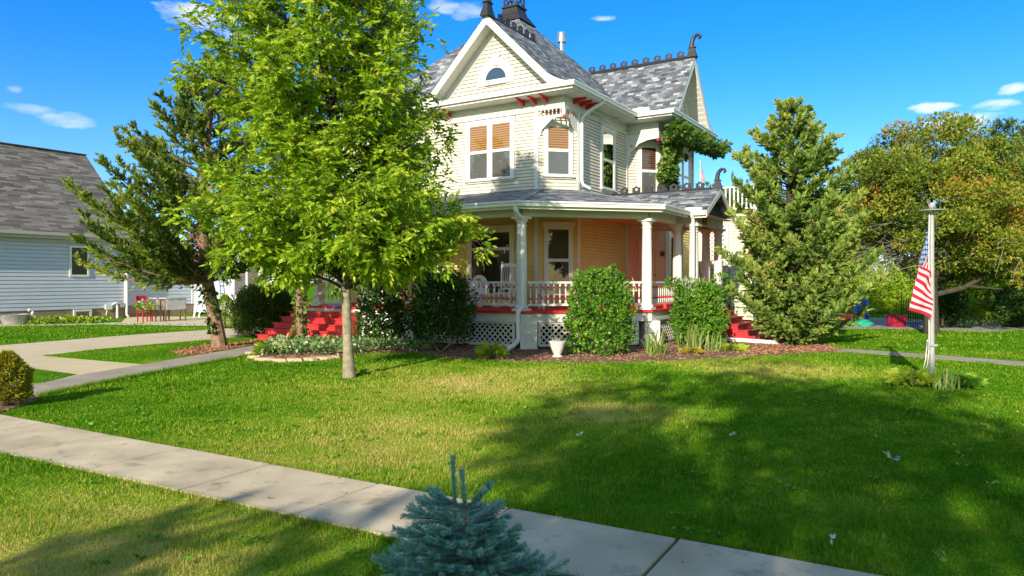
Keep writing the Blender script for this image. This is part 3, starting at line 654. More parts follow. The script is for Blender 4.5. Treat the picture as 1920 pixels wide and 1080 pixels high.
def gable(fn, half, zf, flare, drake, wallbase, name, arch=True):
    """fn(a, d) -> x, y with a across the gable and d outward from its wall"""
    pr = [(s, zf(s)) for s in flare]; full = pr+[(2*half-s, z) for s, z in pr[::-1][1:]]
    pt = lambda a, d, z: (*fn(a, d), z)
    m = MB()                                     # rake boards
    for (a0, z0), (a1, z1) in zip(full, full[1:]):
        lo0 = max(z0-.30, 7.36); lo1 = max(z1-.30, 7.36)
        m.hexa([pt(a0, drake-.05, lo0), pt(a1, drake-.05, lo1), pt(a1, drake, lo1), pt(a0, drake, lo0), pt(a0, drake-.05, z0-.015), pt(a1, drake-.05, z1-.015), pt(a1, drake, z1-.015), pt(a0, drake, z0-.015)])
    H(m, 'rake_board', 'white_trim')
    m = MB()                                     # sloping soffit in narrow boards
    for (a0, z0), (a1, z1) in zip(full, full[1:]):
        k = max(1, round(math.hypot(a1-a0, z1-z0)/.2))
        for i in range(k):
            f0, f1 = i/k, (i+1)/k; b0, b1 = lerp(a0, a1, f0), lerp(a0, a1, f1); y0, y1 = lerp(z0, z1, f0)-.17, lerp(z0, z1, f1)-.17
            m.face([pt(b0, 0, y0-.02), pt(b1, 0, y1), pt(b1, drake-.05, y1), pt(b0, drake-.05, y0-.02)]); m.face([pt(b0, 0, y0), pt(b0, 0, y0-.02), pt(b0, drake-.05, y0-.02), pt(b0, drake-.05, y0)])
    H(m, 'rake_soffit', 'soffit')
    inv = lambda z: np.interp(z, [b for _, b in pr], [a for a, _ in pr])
    m = MB(); z = 7.30; zt = zf(half)-.2
    k = round((zt-z)/.115); e = (zt-z)/k
    for i in range(k):
        z0, z1 = z+i*e, z+(i+1)*e; a0, a1 = float(inv(z0+.2)), float(inv(z1+.2))
        if z0 < 7.4: a0 = a1
        q = [pt(a0, .022, z0), pt(2*half-a0, .022, z0), pt(2*half-a1, .003, z1), pt(a1, .003, z1)]
        q[0] = pt(a0, .022, z0+.018); q[1] = pt(2*half-a0, .022, z0+.018)
        m.face(q); m.face([pt(a0, -.03, z0+.018), pt(2*half-a0, -.03, z0+.018), q[1], q[0]]); m.face([pt(a0, -.03, z0-.02), pt(2*half-a0, -.03, z0-.02), pt(2*half-a0, -.03, z0+.018), pt(a0, -.03, z0+.018)])
    H(m, 'gable_wall', 'cream_siding')
    m = MB(); b = .30                            # trim under the rake
    for (a0, z0), (a1, z1) in zip(full, full[1:]):
        hi0, hi1 = z0-.17, z1-.17; l0, l1 = max(7.3, hi0-b), max(7.3, hi1-b)
        m.hexa([pt(a0, .0, l0), pt(a1, .0, l1), pt(a1, .045, l1), pt(a0, .045, l0), pt(a0, 0, hi0), pt(a1, 0, hi1), pt(a1, .045, hi1), pt(a0, .045, hi0)])
    H(m, 'gable_trim', 'white_trim')
    # half-round window
    c = half; zb = wallbase; n = 20; A = [math.pi*i/n for i in range(n+1)]
    m = MB()
    for r0, r1, d in ((.47, .66, .06), (.38, .47, .045)):
        for t0, t1 in zip(A, A[1:]):
            p = lambda r, t, dd: pt(c+r*math.cos(t), dd, zb+r*math.sin(t))
            m.hexa([p(r0, t0, 0), p(r1, t0, 0), p(r1, t1, 0), p(r0, t1, 0), p(r0, t0, d), p(r1, t0, d), p(r1, t1, d), p(r0, t1, d)])
    for s in (-1, 1):
        m.hexa([pt(c+s*.38, 0, zb-.14), pt(c+s*.66, 0, zb-.14), pt(c+s*.66, .06, zb-.14), pt(c+s*.38, .06, zb-.14), pt(c+s*.38, 0, zb), pt(c+s*.66, 0, zb), pt(c+s*.66, .06, zb), pt(c+s*.38, .06, zb)])
    win = H(m, 'gable_window', 'peeling_trim')
    m = MB(); m.face([pt(c+.38*math.cos(t), .02+.01, zb+.38*math.sin(t)) for t in A]); m.build('pane', 'blue_glass', win)
    m = MB(); m.prism([(-.10, .44), (.10, .44), (.12, .70), (.2, .74), (.2, .79), (-.2, .79), (-.2, .74), (-.12, .70)], lambda a, b2, d: pt(c+a, d, zb+b2), 0, .09); m.build('keystone', 'white_trim', win)
    m = MB(); m.prism([(-.38, -.14), (.38, -.14), (.38, .0), (-.38, .0)], lambda a, b2, d: pt(c+a, d, zb+b2), 0, .10); m.build('sill', 'peeling_trim', win)
gable(lambda a, d: (-5.27+a, -d), 2.91, P, [0, .2, .4, .6, .8, 1.6, 2.91], .56, 7.98, 'front')
gable(lambda a, d: (1.1+d, 4.16+a), 2.5, Q, [0, .2, .4, .6, .8, 1.6, 2.5], .69, 7.95, 'side')
m = MB(); m.face([(-5.3, -.55, 7.405), (.5, -.55, 7.405), (.5, .02, 7.43), (-5.3, .02, 7.43)]); m.face([(.6, 4.2, 7.40), (1.75, 4.2, 7.40), (1.75, 9.1, 7.40), (.6, 9.1, 7.40)]); H(m, 'eave_flashing', 'cap_shingle')
# gutters
def gutter(pts, z, name='gutter', w=.12, h=.13):
    m = MB(); n = len(pts)
    def off(i, k):                                   # mitred offset so that the runs meet without overlapping
        p = Vector(pts[i]); d0 = (p-Vector(pts[max(i-1, 0)])); d1 = (Vector(pts[min(i+1, n-1)])-p)
        d0 = d0.normalized() if d0.length > 0 else d1.normalized(); d1 = d1.normalized() if d1.length > 0 else d0
        b = Vector((d0.y+d1.y, -d0.x-d1.x)); b.normalize(); c = b.dot(Vector((d0.y, -d0.x)))
        return p+b*(k/max(c, .3))
    prof = [(0, -h), (w*.75, -h), (w*.8, -h*.45), (w, -h*.3), (w, 0), (w-.012, .004), (w-.012, -.03), (.0, -.03)]
    for i in range(n-1):
        for (o0, z0), (o1, z1) in zip(prof, prof[1:]+prof[:1]):
            a0, a1, b0, b1 = off(i, o0), off(i, o1), off(i+1, o0), off(i+1, o1)
            m.face([(*a0, z+z0), (*b0, z+z0), (*b1, z+z1), (*a1, z+z1)])
    for i in (0, n-1): m.face([(*off(i, o), z+zz) for o, zz in prof[:5]])
    H(m, name, 'gutter_white')
    m = MB()
    for a, b in zip(pts, pts[1:]):
        m.face([(*a, z-.2), (*b, z-.2), (*b, z), (*a, z)])
    H(m, 'fascia', 'soffit')
gutter([(LX-.5, -.55), (.55, -.55), (.55, 4.16)], 7.41); gutter([(.55, 4.16), (1.80, 4.16), (1.80, 9.16)], 7.41)
m = MB(); m.box(.46, 4.06, 7.38, 1.05, 4.30, 7.56); H(m, 'splash_guard', 'gutter_white')
# red brackets
def bracket(fn):
    m = MB(); m.prism([(0, 0), (0, -.16), (.12, -.15), (.34, -.07), (.42, -.06), (.42, 0)], fn, -.035, .035); H(m, 'bracket', 'barn_red')
for x in (-4.9, -4.5, -4.1, -1.35, -.95, -.55): bracket(lambda a, b, d, x=x: (x+d, -.036-a, 7.198+b))
for y in (.55, .95, 1.35): bracket(lambda a, b, d, y=y: (.036+a, y+d, 7.198+b))
# spandrels over the cut corners
def spandrel(o, tn, flip, L, big):
    t, n = tn; f = lambda a, z, d: (o[0]+t[0]*(L-a if flip else a)+n[0]*d, o[1]+t[1]*(L-a if flip else a)+n[1]*d, z)
    m = MB(); e = L
    m.prism([(e, 6.66), (e, 6.58), (e*.62, 6.58), (e*.55, 6.54), (e*.16, 6.28), (.10, 6.26), (.08, 6.12), (0, 6.08), (0, 6.66)] if not big else
            [(e, 6.83), (e, 6.62), (e*.7, 6.60), (e*.4, 6.50), (e*.22, 6.32), (.12, 6.25), (.08, 6.05), (0, 6.0), (0, 6.83)], lambda a, z, d: f(a, z, d), -.02, .02)
    sp = H(m, 'spandrel', 'white_trim')
    if not big:
        for i in range(6):
            a = e*(i+.6)/6.3; c = f(a, 0, 0)
            m = MB(); m.lathe([(.014, 6.66), (.02, 6.72), (.012, 6.75), (.022, 6.79), (.014, 6.83)], c, 6); m.build('spindle', 'white_trim', sp)
            m = MB(); m.lathe([(.019, 6.735), (.026, 6.75), (.019, 6.765)], c, 6); m.build('red_bead', 'barn_red', sp)
    return sp
spandrel(CL, ((1, 0), (0, -1)), False, .82, False); spandrel((0, 0), ((0, 1), (1, 0)), True, .85, False)
spandrel(BL, ((1, 0), (0, -1)), False, 1.06, True); spandrel((1.1, 4.75), ((0, 1), (1, 0)), True, 1.1, True)
for x, y in ((0, 0), (1.1, 4.75)):
    m = MB(); m.box(x-.05, y-.05, 6.62, x+.05, y+.05, 6.829); p = H(m, 'pendant', 'white_trim')
    m = MB(); m.lathe([(.0, 6.50), (.045, 6.53), (.055, 6.56), (.045, 6.60), (.02, 6.62)], (x, y, 0), 10); m.build('red_knob', 'barn_red', p, True)
m = MB(); m.lathe([(.0, 0), (.05, .01), (.05, .04), (0, .05)], (.16, 4.72, 6.42), 10); H(m, 'red_knob', 'barn_red', smooth=True)
# upper windows
window((-3.48, 0), FR, 1.80, 4.93, 6.80, sashes=2, upper='bamboo_blind')
L = math.hypot(.85, .85); window((CL[0]+S2*.15, CL[1]+S2*.15), CH, .90, 4.93, 6.58, case=.085, upper='bamboo_blind')
window((0, 2.48), SD, 1.12, 4.78, 6.78, upper=None, lower=None, glass='mirror_glass')
window((BL[0]+S2*.36, BL[1]+S2*.36), CH, .84, 4.75, 6.62, upper='wood_blind', lower='screen')
window((1.1, 6.45), SD, 1.66, 4.7, 6.72, sashes=2, upper=None, lower=None, glass='mirror_glass')
window((-7.6, 0), FR, 1.0, 4.93, 6.80, upper='bamboo_blind')
# vent pipe on the roof
m = MB(); m.lathe([(.09, 0), (.09, .38), (.17, .40), (.17, .74), (.15, .78), (.05, .80)], (-3.2, 5.9, 10.55), 14); H(m, 'vent_pipe', 'galv', smooth=True)
# cresting and finials
def crest_unit(fn):
    """castle-shaped ornament with a round eye"""
    m = MB(); out = [(-.13, 0), (.13, 0), (.13, .20), (.09, .17), (.06, .20), (0, .235), (-.06, .20), (-.09, .17), (-.13, .20)]
    n = 10; hole = [(.05*math.cos(2*math.pi*i/n), .12+.05*math.sin(2*math.pi*i/n)) for i in range(n)]
    for sg in (1, -1):                               # two half outlines round the eye
        o = [(0, .235), (.06*sg, .20), (.09*sg, .17), (.13*sg, .20), (.13*sg, 0), (0, 0)]
        h = [(0, .07)]+[(.05*sg*math.cos(t), .12+.05*math.sin(t)) for t in (-1.0, -.5, 0, .5, 1.0)]+[(0, .17)]
        m.prism(o+h, fn, -.02, .02)
    return m
def cresting(n, pos, axis, label=None):
    r = None
    for i in range(n):
        x, y, z = pos(i)
        fn = (lambda a, b, d: (x+a, y+d, z+b)) if axis == 'x' else (lambda a, b, d: (x+d, y+a, z+b))
        H(crest_unit(fn), 'crest', 'iron')
m = MB(); m.prism([(-.10, -.07), (0, .03), (.10, -.07), (.08, -.1), (0, 0), (-.08, -.1)], lambda a, b, d: (-2.36+a, d, 9.86+b), -.6, 2.3); H(m, 'ridge_cap', 'iron'); m = MB()
m.prism([(-.10, -.09), (0, .03), (.10, -.09), (.08, -.12), (0, 0), (-.08, -.12)], lambda a, b, d: (d, 6.66+a, 9.84+b), -2.3, 1.84)
H(m, 'ridge_cap', 'iron')
cresting(6, lambda i: (-2.36, .25+.40*i, 9.87), 'y'); cresting(9, lambda i: (1.25-.44*i, 6.66, 9.85), 'x')
def horn(o, dx, dy, k, base=.2):
    """flared foot and a horn that curls outward"""
    m = MB(); x, y, z = o; f = lambda a, b: (x+dx*a*k, y+dy*a*k, z+b*k)
    px_, py_ = -dy, dx
    for (w0, w1, h0, h1) in ((.26, .17, -.16, .12), (.17, .135, .12, .30), (.19, .19, .30, .34)):
        P8 = []
        for w_, hh in ((w0, h0), (w1, h1)):
            for a, b in ((-1, -1), (1, -1), (1, 1), (-1, 1)): P8.append((x+dx*a*w_*k+px_*b*w_*.6*k, y+dy*a*w_*k+py_*b*w_*.6*k, z+hh*k))
        m.hexa(P8)
    path = [f(a, b) for a, b in ((-.02, .32), (-.02, .45), (.0, .60), (.05, .74), (.14, .86), (.26, .92), (.38, .89), (.43, .79), (.37, .72), (.30, .75))]
    m.tube(path, [r*k for r in (.13, .125, .115, .105, .095, .085, .075, .065, .055, .03)], 10)
    return H(m, 'finial', 'iron', smooth=True)
horn((1.68, 6.66, 9.90), 1, 0, .72); horn((-2.36, -.48, 9.92), 0, -1, .9)
m = MB(); x, y, z = -4.45, 4.45, 11.72
for w0, w1, h0, h1 in ((.62, .36, -.32, .06), (.36, .30, .06, .28), (.36, .36, .28, .34)):
    m.hexa([(x+a*w_, y+b*w_, z+h) for w_, h in ((w0, h0), (w1, h1)) for a, b in ((-1, -1), (1, -1), (1, 1), (-1, 1))])
for a in (-1, 1):
    for b in (-1, 1): m.bar((x+a*.27, y+b*.27, z+.34), (x+a*.27, y+b*.27, z+1.3), .06, .06)
for a, b, c, d in ((-1, -1, 1, -1), (1, -1, 1, 1), (1, 1, -1, 1), (-1, 1, -1, -1)):
    for h in (.34, .8): m.bar((x+a*.27, y+b*.27, z+h), (x+c*.27, y+d*.27, z+h+.45), .03, .03); m.bar((x+c*.27, y+d*.27, z+h), (x+a*.27, y+b*.27, z+h+.45), .03, .03)
m.hexa([(x+a*w_, y+b*w_, z+h) for w_, h in ((.4, 1.3), (.05, 1.9)) for a, b in ((-1, -1), (1, -1), (1, 1), (-1, 1))])
H(m, 'roof_lantern', 'iron')
# downspouts
def spout(pts, mat='gutter_white', r=.05):
    m = MB(); m.tube(pts, r, 8); return H(m, 'downspout', mat, smooth=True)
spout([(.58, 1.50, 7.32), (.56, 1.46, 7.22), (.42, 1.32, 7.10), (.17, 1.06, 6.84), (.085, .99, 6.70), (.085, .99, 4.80), (.12, 1.02, 4.68), (.26, 1.2, 4.58)])

# ---------------------------------------------------------------- porch
EA, EB = (.33, -3.1), (3.1, -.33)
DECK = [(-8.6, -2.82), (.21, -2.82), (2.8, -.23), (2.8, 2.0), (3.4, 2.0), (3.4, 4.95), (.0, 4.95), (0, .85), (-.85, 0), (-8.6, 0)]
m = MB(); m.prism(DECK, lambda a, b, d: (a, b, d), .93, 1.0); H(m, 'porch_floor', 'barn_red')
def porch_line(off):                               # outline of posts moved outward by off
    k = off*math.tan(math.pi/8)
    return [(-8.4, -2.62-off), (.13+k, -2.62-off), (2.6+off, -.14-k), (2.6+off, 2.05)]
sk = porch_line(.13)
m = MB()
for a, b in zip(sk, sk[1:]): m.bar((*a, .815), (*b, .815), .05, .23)
m.bar((3.33, 2.05, .815), (3.33, 4.9, .815), .05, .23); H(m, 'skirt_board', 'white_trim')
bm_ = porch_line(0.0); m = MB()
for a, b in zip(bm_, bm_[1:]): m.bar((*a, 3.585), (*b, 3.585), .2, .27)
m.bar((2.7, 2.2, 3.585), (3.28, 2.2, 3.585), .2, .27); m.bar((3.18, 2.1, 3.583), (3.18, 4.85, 3.583), .2, .27); m.bar((.95, 4.75, 3.585), (3.08, 4.75, 3.585), .2, .27); m.bar((2.6, 2.05, 3.587), (2.6, 4.65, 3.587), .18, .26)
H(m, 'porch_beam', 'porch_grey')
z = 3.71
m = MB(); m.face([(-8.9, -2.6, z), (.13, -2.6, z), (2.6, -.14, z), (2.6, 4.9, z), (0, 4.9, z), (0, .85, z), (-.85, 0, z), (-8.9, 0, z)]); m.face([(2.6, 2.1, z), (3.3, 2.1, z), (3.3, 4.9, z), (2.6, 4.9, z)]); H(m, 'porch_ceiling', 'ceiling_wood')
m = MB(); z = 3.705
for q in ([(-9.0, -3.1), EA, (.13, -2.6), (-9.0, -2.6)], [EA, EB, (2.6, -.14), (.13, -2.6)], [EB, (3.1, 2.1), (2.6, 2.1), (2.6, -.14)], [(3.3, 1.9), (3.6, 1.9), (3.6, 5.0), (3.3, 5.0)]): m.face([(*p, z) for p in q])
H(m, 'porch_soffit', 'soffit')
# porch roof
def pr(m, q, z0=3.80, z1=4.5):
    (a, b, c, d) = q; L0 = math.dist(a, b); dirx = ((b[0]-a[0])/L0, (b[1]-a[1])/L0)
    uv = [((p[0]-a[0])*dirx[0]+(p[1]-a[1])*dirx[1], abs((p[0]-a[0])*dirx[1]-(p[1]-a[1])*dirx[0])*1.03) for p in q]
    m.face([(*a, z0), (*b, z0), (*c, z1), (*d, z1)], uv=uv)
m = MB(); pr(m, [(-9.0, -3.1), EA, CL, (-8.9, 0)]); pr(m, [EA, EB, CR, CL]); pr(m, [EB, (3.1, 5.2), (0, 5.2), CR]); H(m, 'porch_roof', 'shingle')
m = MB()
for a, b in ((EA, CL), (EB, CR)): m.bar((*a, 3.80), (*b, 4.5), .26, .02)
H(m, 'hip_cap', 'cap_shingle')
gutter([(-9.0, -3.1), EA, EB, (3.1, 1.86)], 3.80)
m = MB(); zr = 4.62; rf = lambda a, s: (a, 1.9+s); zf = lambda s: 3.79+.535*s
slope(m, [(0, 3.62, -.0), (1.55, 3.62, 0)], lambda a, s: (a, 1.9+s), zf); slope(m, [(0, 3.62, 0), (1.55, 3.62, 0)], lambda a, s: (a, 5.0-s), zf)
H(m, 'portico_roof', 'shingle')
m = MB()
for s in (1, -1):
    y0 = 3.45-s*1.55
    m.hexa([(3.58, y0, 3.62), (3.58, 3.45, 4.44), (3.63, 3.45, 4.44), (3.63, y0, 3.62), (3.58, y0, 3.785), (3.58, 3.45, 4.615), (3.63, 3.45, 4.615), (3.63, y0, 3.785)])
H(m, 'portico_rake', 'white_trim')
m = MB(); m.face([(3.35, 2.0, 3.72), (3.35, 4.9, 3.72), (3.35, 3.45, 4.5)]); H(m, 'portico_gable', 'iron')
gutter([(3.1, 1.88), (3.62, 1.88)], 3.80); m = MB(); m.box(3.02, 1.80, 3.78, 3.5, 1.98, 3.90); H(m, 'splash_guard', 'gutter_white')
m = MB(); m.box(3.29, 2.55, 3.46, 3.31, 3.0, 3.7); H(m, 'plaque', 'dark_red')
m = MB(); m.prism([(-.09, -.07), (0, .02), (.09, -.07), (.07, -.09), (0, -.01), (-.07, -.09)], lambda a, b, d: (d, 3.45+a, 4.63+b), .02, 3.64); H(m, 'ridge_cap', 'iron')
cresting(7, lambda i: (2.95-.42*i, 3.45, 4.63), 'x'); horn((3.5, 3.45, 4.68), 1, 0, .56)
# columns
def column_mesh(z0, z1, r):
    m = MB(); m.box(-r*1.35, -r*1.35, z0, r*1.35, r*1.35, z0+.06)
    m.lathe([(r*1.25, z0+.06), (r*1.3, z0+.09), (r*1.18, z0+.13), (r*1.02, z0+.15), (r, z0+.5), (r*.97, lerp(z0, z1, .6)), (r*.86, z1-.26), (r*.98, z1-.25), (r*.98, z1-.22), (r*.86, z1-.21), (r*.88, z1-.16), (r*1.2, z1-.10), (r*1.25, z1-.07)], (0, 0, 0), 18)
    m.box(-r*1.4, -r*1.4, z1-.07, r*1.4, r*1.4, z1); return m
c0 = None
for x, y in ((.13, -2.62), (2.6, -.14), (-3.2, -2.62), (-5.35, -2.62), (-7.3, -2.62), (-8.05, -2.62), (3.15, 2.2), (2.62, 2.3), (3.15, 4.75), (2.75, 4.75), (1.85, 4.75)):
    if c0 is None: c0 = H(column_mesh(1.0, 3.45, .14), 'column', 'white_trim', smooth=True); o = c0
    else: o = clone(c0, house)
    o.location = (x, y, 0)
# piers
m = MB()
m.box(-.06, -.2, 0, .38, .2, .70); pier = H(m, 'pier', 'peeling_trim'); pier.location = (.13, -2.55, 0); pier.rotation_euler = (0, 0, math.pi/4*.6)
for x, y, a in ((2.5, -.1, math.pi/4), (-3.2, -2.55, 0), (-5.3, -2.55, 0), (3.1, 2.25, 0)):
    o = clone(pier, house); o.location = (x, y, 0); o.rotation_euler = (0, 0, a)
# lattice panels
def lattice(a, b, z0, z1, pitch=.165, w=.038):
    m = MB(); a = Vector(a); b = Vector(b); L = (b-a).length; t = (b-a)/L; n = Vector((t.y, -t.x)); h = z1-z0
    for sg, d in ((1, .0), (-1, .012)):
        k = -h
        while k < L+h:
            s0, s1 = (k, k+h) if sg > 0 else (k+h, k)
            # clip the 45 degree strip to the panel
            pts = [(s0, z0), (s1, z1)]
            u0, u1 = 0, 1
            du = s1-s0
            if du != 0:
                e = sorted(((0-s0)/du, (L-s0)/du)); u0, u1 = max(0, e[0]), min(1, e[1])
            if u1-u0 > .03:
                p = a+t*(s0+du*u0)+n*d; q = a+t*(s0+du*u1)+n*d
                m.bar((*p, z0+h*u0), (*q, z0+h*u1), .009, w, up=(t.x, t.y, 0.0001) if False else (n.x, n.y, 0)) if False else m.bar((*p, z0+h*u0), (*q, z0+h*u1), w, .009, up=(n.x, n.y, 0))
            k += pitch
    for z_ in (z0, z1): m.bar((*(a+n*.02), z_), (*(b+n*.02), z_), .03, .07)
    for p in (a, b): m.bar((*(p+n*.021), z0), (*(p+n*.021), z1), .03, .07, up=(t.x, t.y, 0))
    return H(m, 'lattice_panel', 'white_trim')
ll = porch_line(.08)
lattice((-5.1, ll[0][1]), (-3.45, ll[0][1]), .10, .68); lattice((-2.95, ll[0][1]), (-1.55, ll[0][1]), .10, .68); lattice((-1.5, ll[0][1]), (-.05, ll[0][1]), .10, .68)
lattice(V2(ll[1], ll[2], .135), V2(ll[1], ll[2], .54), .10, .68); lattice(V2(ll[1], ll[2], .56), V2(ll[1], ll[2], .90), .10, .68); lattice((ll[2][0], .25), (ll[2][0], 2.0), .10, .68)
# railings with turned balusters
bal = None
def railing(a, b, mat='white_trim'):
    global bal
    a = Vector(a); b = Vector(b); L = (b-a).length
    m = MB(); m.bar((*a, 1.735), (*b, 1.735), .085, .055); m.bar((*a, 1.15), (*b, 1.15), .06, .06); r = H(m, 'railing', mat)
    k = max(2, round(L/.158)); p0 = None
    for i in range(k):
        p = a+(b-a)*((i+.5)/k)
        if bal is None:
            m = MB(); m.box(-.021, -.021, 1.18, .021, .021, 1.28); m.lathe([(.013, 1.28), (.024, 1.31), (.012, 1.34), (.021, 1.42), (.017, 1.54), (.012, 1.58), (.024, 1.61), (.013, 1.635)], (0, 0, 0), 7); m.box(-.021, -.021, 1.635, .021, .021, 1.708)
            bal = o = m.build('baluster', 'white_trim', r, True)
            m = MB(); m.lathe([(.020, 1.29), (.027, 1.305), (.020, 1.32)], (0, 0, 0), 7); m.lathe([(.02, 1.59), (.027, 1.605), (.02, 1.62)], (0, 0, 0), 7)
            bal.data.materials.append(MATS['barn_red'])
            # red rings belong to the same turned baluster
            me = bal.data; n0 = len(me.vertices)
            mi = [1 if (abs(sum(me.vertices[v].co.z for v in p_.vertices)/len(p_.vertices)-1.305) < .03 or abs(sum(me.vertices[v].co.z for v in p_.vertices)/len(p_.vertices)-1.61) < .03) else 0 for p_ in me.polygons]
            me.polygons.foreach_set('material_index', mi)
        else: o = clone(bal, r)
        o.location = (p.x, p.y, 0); o.rotation_euler = (0, 0, math.atan2(b.y-a.y, b.x-a.x))
    return r
railing((-3.05, -2.62), (-.02, -2.62)); railing((-5.2, -2.62), (-3.35, -2.62)); railing((-7.15, -2.62), (-6.3, -2.62))
railing((.25, -2.52), (2.50, -.26)); railing((2.6, .02), (2.6, 2.1))
m = MB(); m.bar((-1.32, -2.62, 1.0), (-1.32, -2.62, 1.12), .1, .1); H(m, 'rail_foot', 'barn_red'); m = MB(); m.lathe([(.06, 1.0), (.05, 1.1), (.02, 1.2)], (2.7, 1.0, 0), 8); H(m, 'rail_foot', 'barn_red')
# steps
def steps(n, fn, w0, w1, top, rise, tread, name):
    """solid stair: fn(a, d) with a across, d outward"""
    st = MB()
    for i in range(n):
        z1 = top-rise*(i+1); d0 = i*tread
        for q in (((w0+.02, w1-.02, d0, d0+tread, 0, z1-.035), 0), ((w0-.03, w1+.03, d0-.0, d0+tread+.035, z1-.035+.001, z1), 0)):
            (a0, a1, e0, e1, b0, b1), _ = q
            P8 = [(*fn(a, d), z_) for z_ in (b0, b1) for a, d in ((a0, e0), (a1, e0), (a1, e1), (a0, e1))]; st.hexa(P8)
    return H(st, name, 'barn_red')
steps(5, lambda a, d: (a, -2.83-d), -8.1, -5.45, 1.0, .165, .30, 'front_steps')
steps(5, lambda a, d: (3.41+d, a), 2.62, 4.45, 1.0, .165, .30, 'side_steps')
m = MB(); m.bar((-6.25, -2.6, 1.0), (-6.22, -2.75, 1.9), .06, .06); m.bar((-6.22, -2.75, 1.85), (-6.2, -4.1, 1.15), .05, .05); H(m, 'handrail', 'white_trim')
# porch downspouts
def wl(px, py, d):
    X, Y, Z = Wp(px, py, d); X -= 1.52; Y -= 20.85; return (X*.85-Y*.527, X*.527+Y*.85, Z)
spout([wl(967, 384, 18.05), wl(967, 394, 18.05), wl(970, 401, 18.12), wl(979, 409, 18.32), wl(980, 414, 18.36), wl(980, 573, 18.36), wl(978, 578, 18.34), wl(972, 584, 18.24), wl(971, 592, 18.22), wl(972, 632, 18.22), wl(970, 640, 18.1), wl(962, 648, 17.7), wl(943, 660, 17.2)], r=.062)
spout([wl(1297, 399, 20.6), wl(1297, 404, 20.62), wl(1299, 410, 20.7), wl(1299.5, 418, 20.72), wl(1299.5, 615, 20.72)])
m = MB(); m.box(0, -.09, 0, 1.55, .09, .10); o = m.build('splash_trough', 'gutter_white'); o.location = HW(3.95, 2.42, .04); o.rotation_euler = (0, .02, RZ-.05)
tag(o, 'long white downspout trough lying on the mulch before the right red steps', 'downspout trough')
# lower windows, door
fw = window((-3.42, 0), FR, 1.72, 1.35, 3.45, lower='curtains', mid=.72)
m = MB(); wbox(m, (-3.42, 0), *FR, .16, 1.56, 2.88, 3.27, .028, .032); m.build('transom_light', 'dark_leaf_glass' if 'dark_leaf_glass' in MATS else 'dark_backing', fw)
m = MB(); c = (-2.56, 3.07); m.face([(c[0]+a, -.0345, c[1]+b) for a, b in ((-.2, 0), (0, -.13), (.2, 0), (0, .13))]); m.build('diamond_light', 'shade_cloth', fw)
window((CL[0]+S2*.15, CL[1]+S2*.15), CH, .90, 1.6, 3.5, case=.085, upper='shade_cloth', lower='curtains', mid=.45)
window((-7.2, 0), FR, 1.1, 1.5, 3.4, lower='curtains')
m = MB(); wbox(m, BL, *CH, .40, .50, 1.0, 3.2, 0, .05); wbox(m, BL, *CH, 1.02, 1.12, 1.0, 3.2, 0, .05); wbox(m, BL, *CH, .38, 1.14, 3.1, 3.24, 0, .06)
wbox(m, BL, *CH, .50, .60, 1.0, 3.1, 0, .035); wbox(m, BL, *CH, .92, 1.02, 1.0, 3.1, 0, .035); wbox(m, BL, *CH, .6, .92, 1.0, 1.35, 0, .035); wbox(m, BL, *CH, .6, .92, 2.96, 3.1, 0, .035)
dr = H(m, 'door', 'peach')
m = MB(); wbox(m, BL, *CH, .6, .92, 1.35, 2.96, .0, .02); m.build('door_glass', 'dark_backing', dr)
m = MB(); wbox(m, BL, *CH, .6, .92, 2.06, 2.12, .02, .04); m.build('cross_bar', 'white_trim', dr)
m = MB(); m.lathe([(0, -.02), (.03, -.01), (.03, .02), (0, .03)], (BL[0]+S2*1.0+S2*.07, BL[1]+S2*1.0-S2*.07, 1.95), 8); m.build('door_knob', 'iron', dr, True)
m = MB(); wbox(m, (1.1, 0), *SD, 6.1, 6.5, 1.5, 3.3, .03, .06)
for i in range(24): wbox(m, (1.1, 0), *SD, 6.14, 6.46, 1.55+i*.072, 1.60+i*.072, .06, .075)
H(m, 'shutter', 'iron')
# rear wing with balcony
wing = MB(); siding(wing, (1.1, 8.9), (3.3, 8.9), 0.3, 4.3, (0, -1), .11); siding(wing, (3.3, 8.9), (3.3, 12.5), .3, 4.3, (1, 0), .11)
wing.face([(0, 8.9, 4.32), (3.4, 8.85, 4.32), (3.4, 12.5, 4.32), (0, 12.5, 4.32)]); wing.face([(0, 8.91, 0), (1.1, 8.91, 0), (1.1, 8.91, 4.3), (0, 8.91, 4.3)]); H(wing, 'rear_wing', 'cream_siding')
m = MB(); m.bar((1.9, 8.95, 5.32), (3.35, 8.95, 5.32), .09, .06); m.bar((3.35, 8.95, 5.32), (3.35, 12.4, 5.32), .09, .06); m.bar((1.9, 8.95, 4.5), (3.35, 8.95, 4.5), .06, .06); m.bar((3.35, 8.95, 4.5), (3.35, 12.4, 4.5), .06, .06)
for i in range(10): x = 1.95+i*.155; m.bar((x, 8.95, 4.5), (x, 8.95, 5.3), .05, .05)
for i in range(22): y = 9.05+i*.155; m.bar((3.35, y, 4.5), (3.35, y, 5.3), .05, .05)
m.bar((3.35, 8.95, 4.3), (3.35, 8.95, 5.5), .12, .12); H(m, 'balcony_railing', 'white_trim')
m = MB()
for x in (2.25, 2.5): m.bar((x, 8.86, 0), (x, 8.86, 3.9), .06, .06)
m.bar((3.28, 8.86, .3), (3.28, 8.86, 4.3), .14, .05); H(m, 'corner_post', 'white_trim')
o = lattice((1.35, 8.80), (2.35, 8.80), 1.2, 3.9, .17, .05)

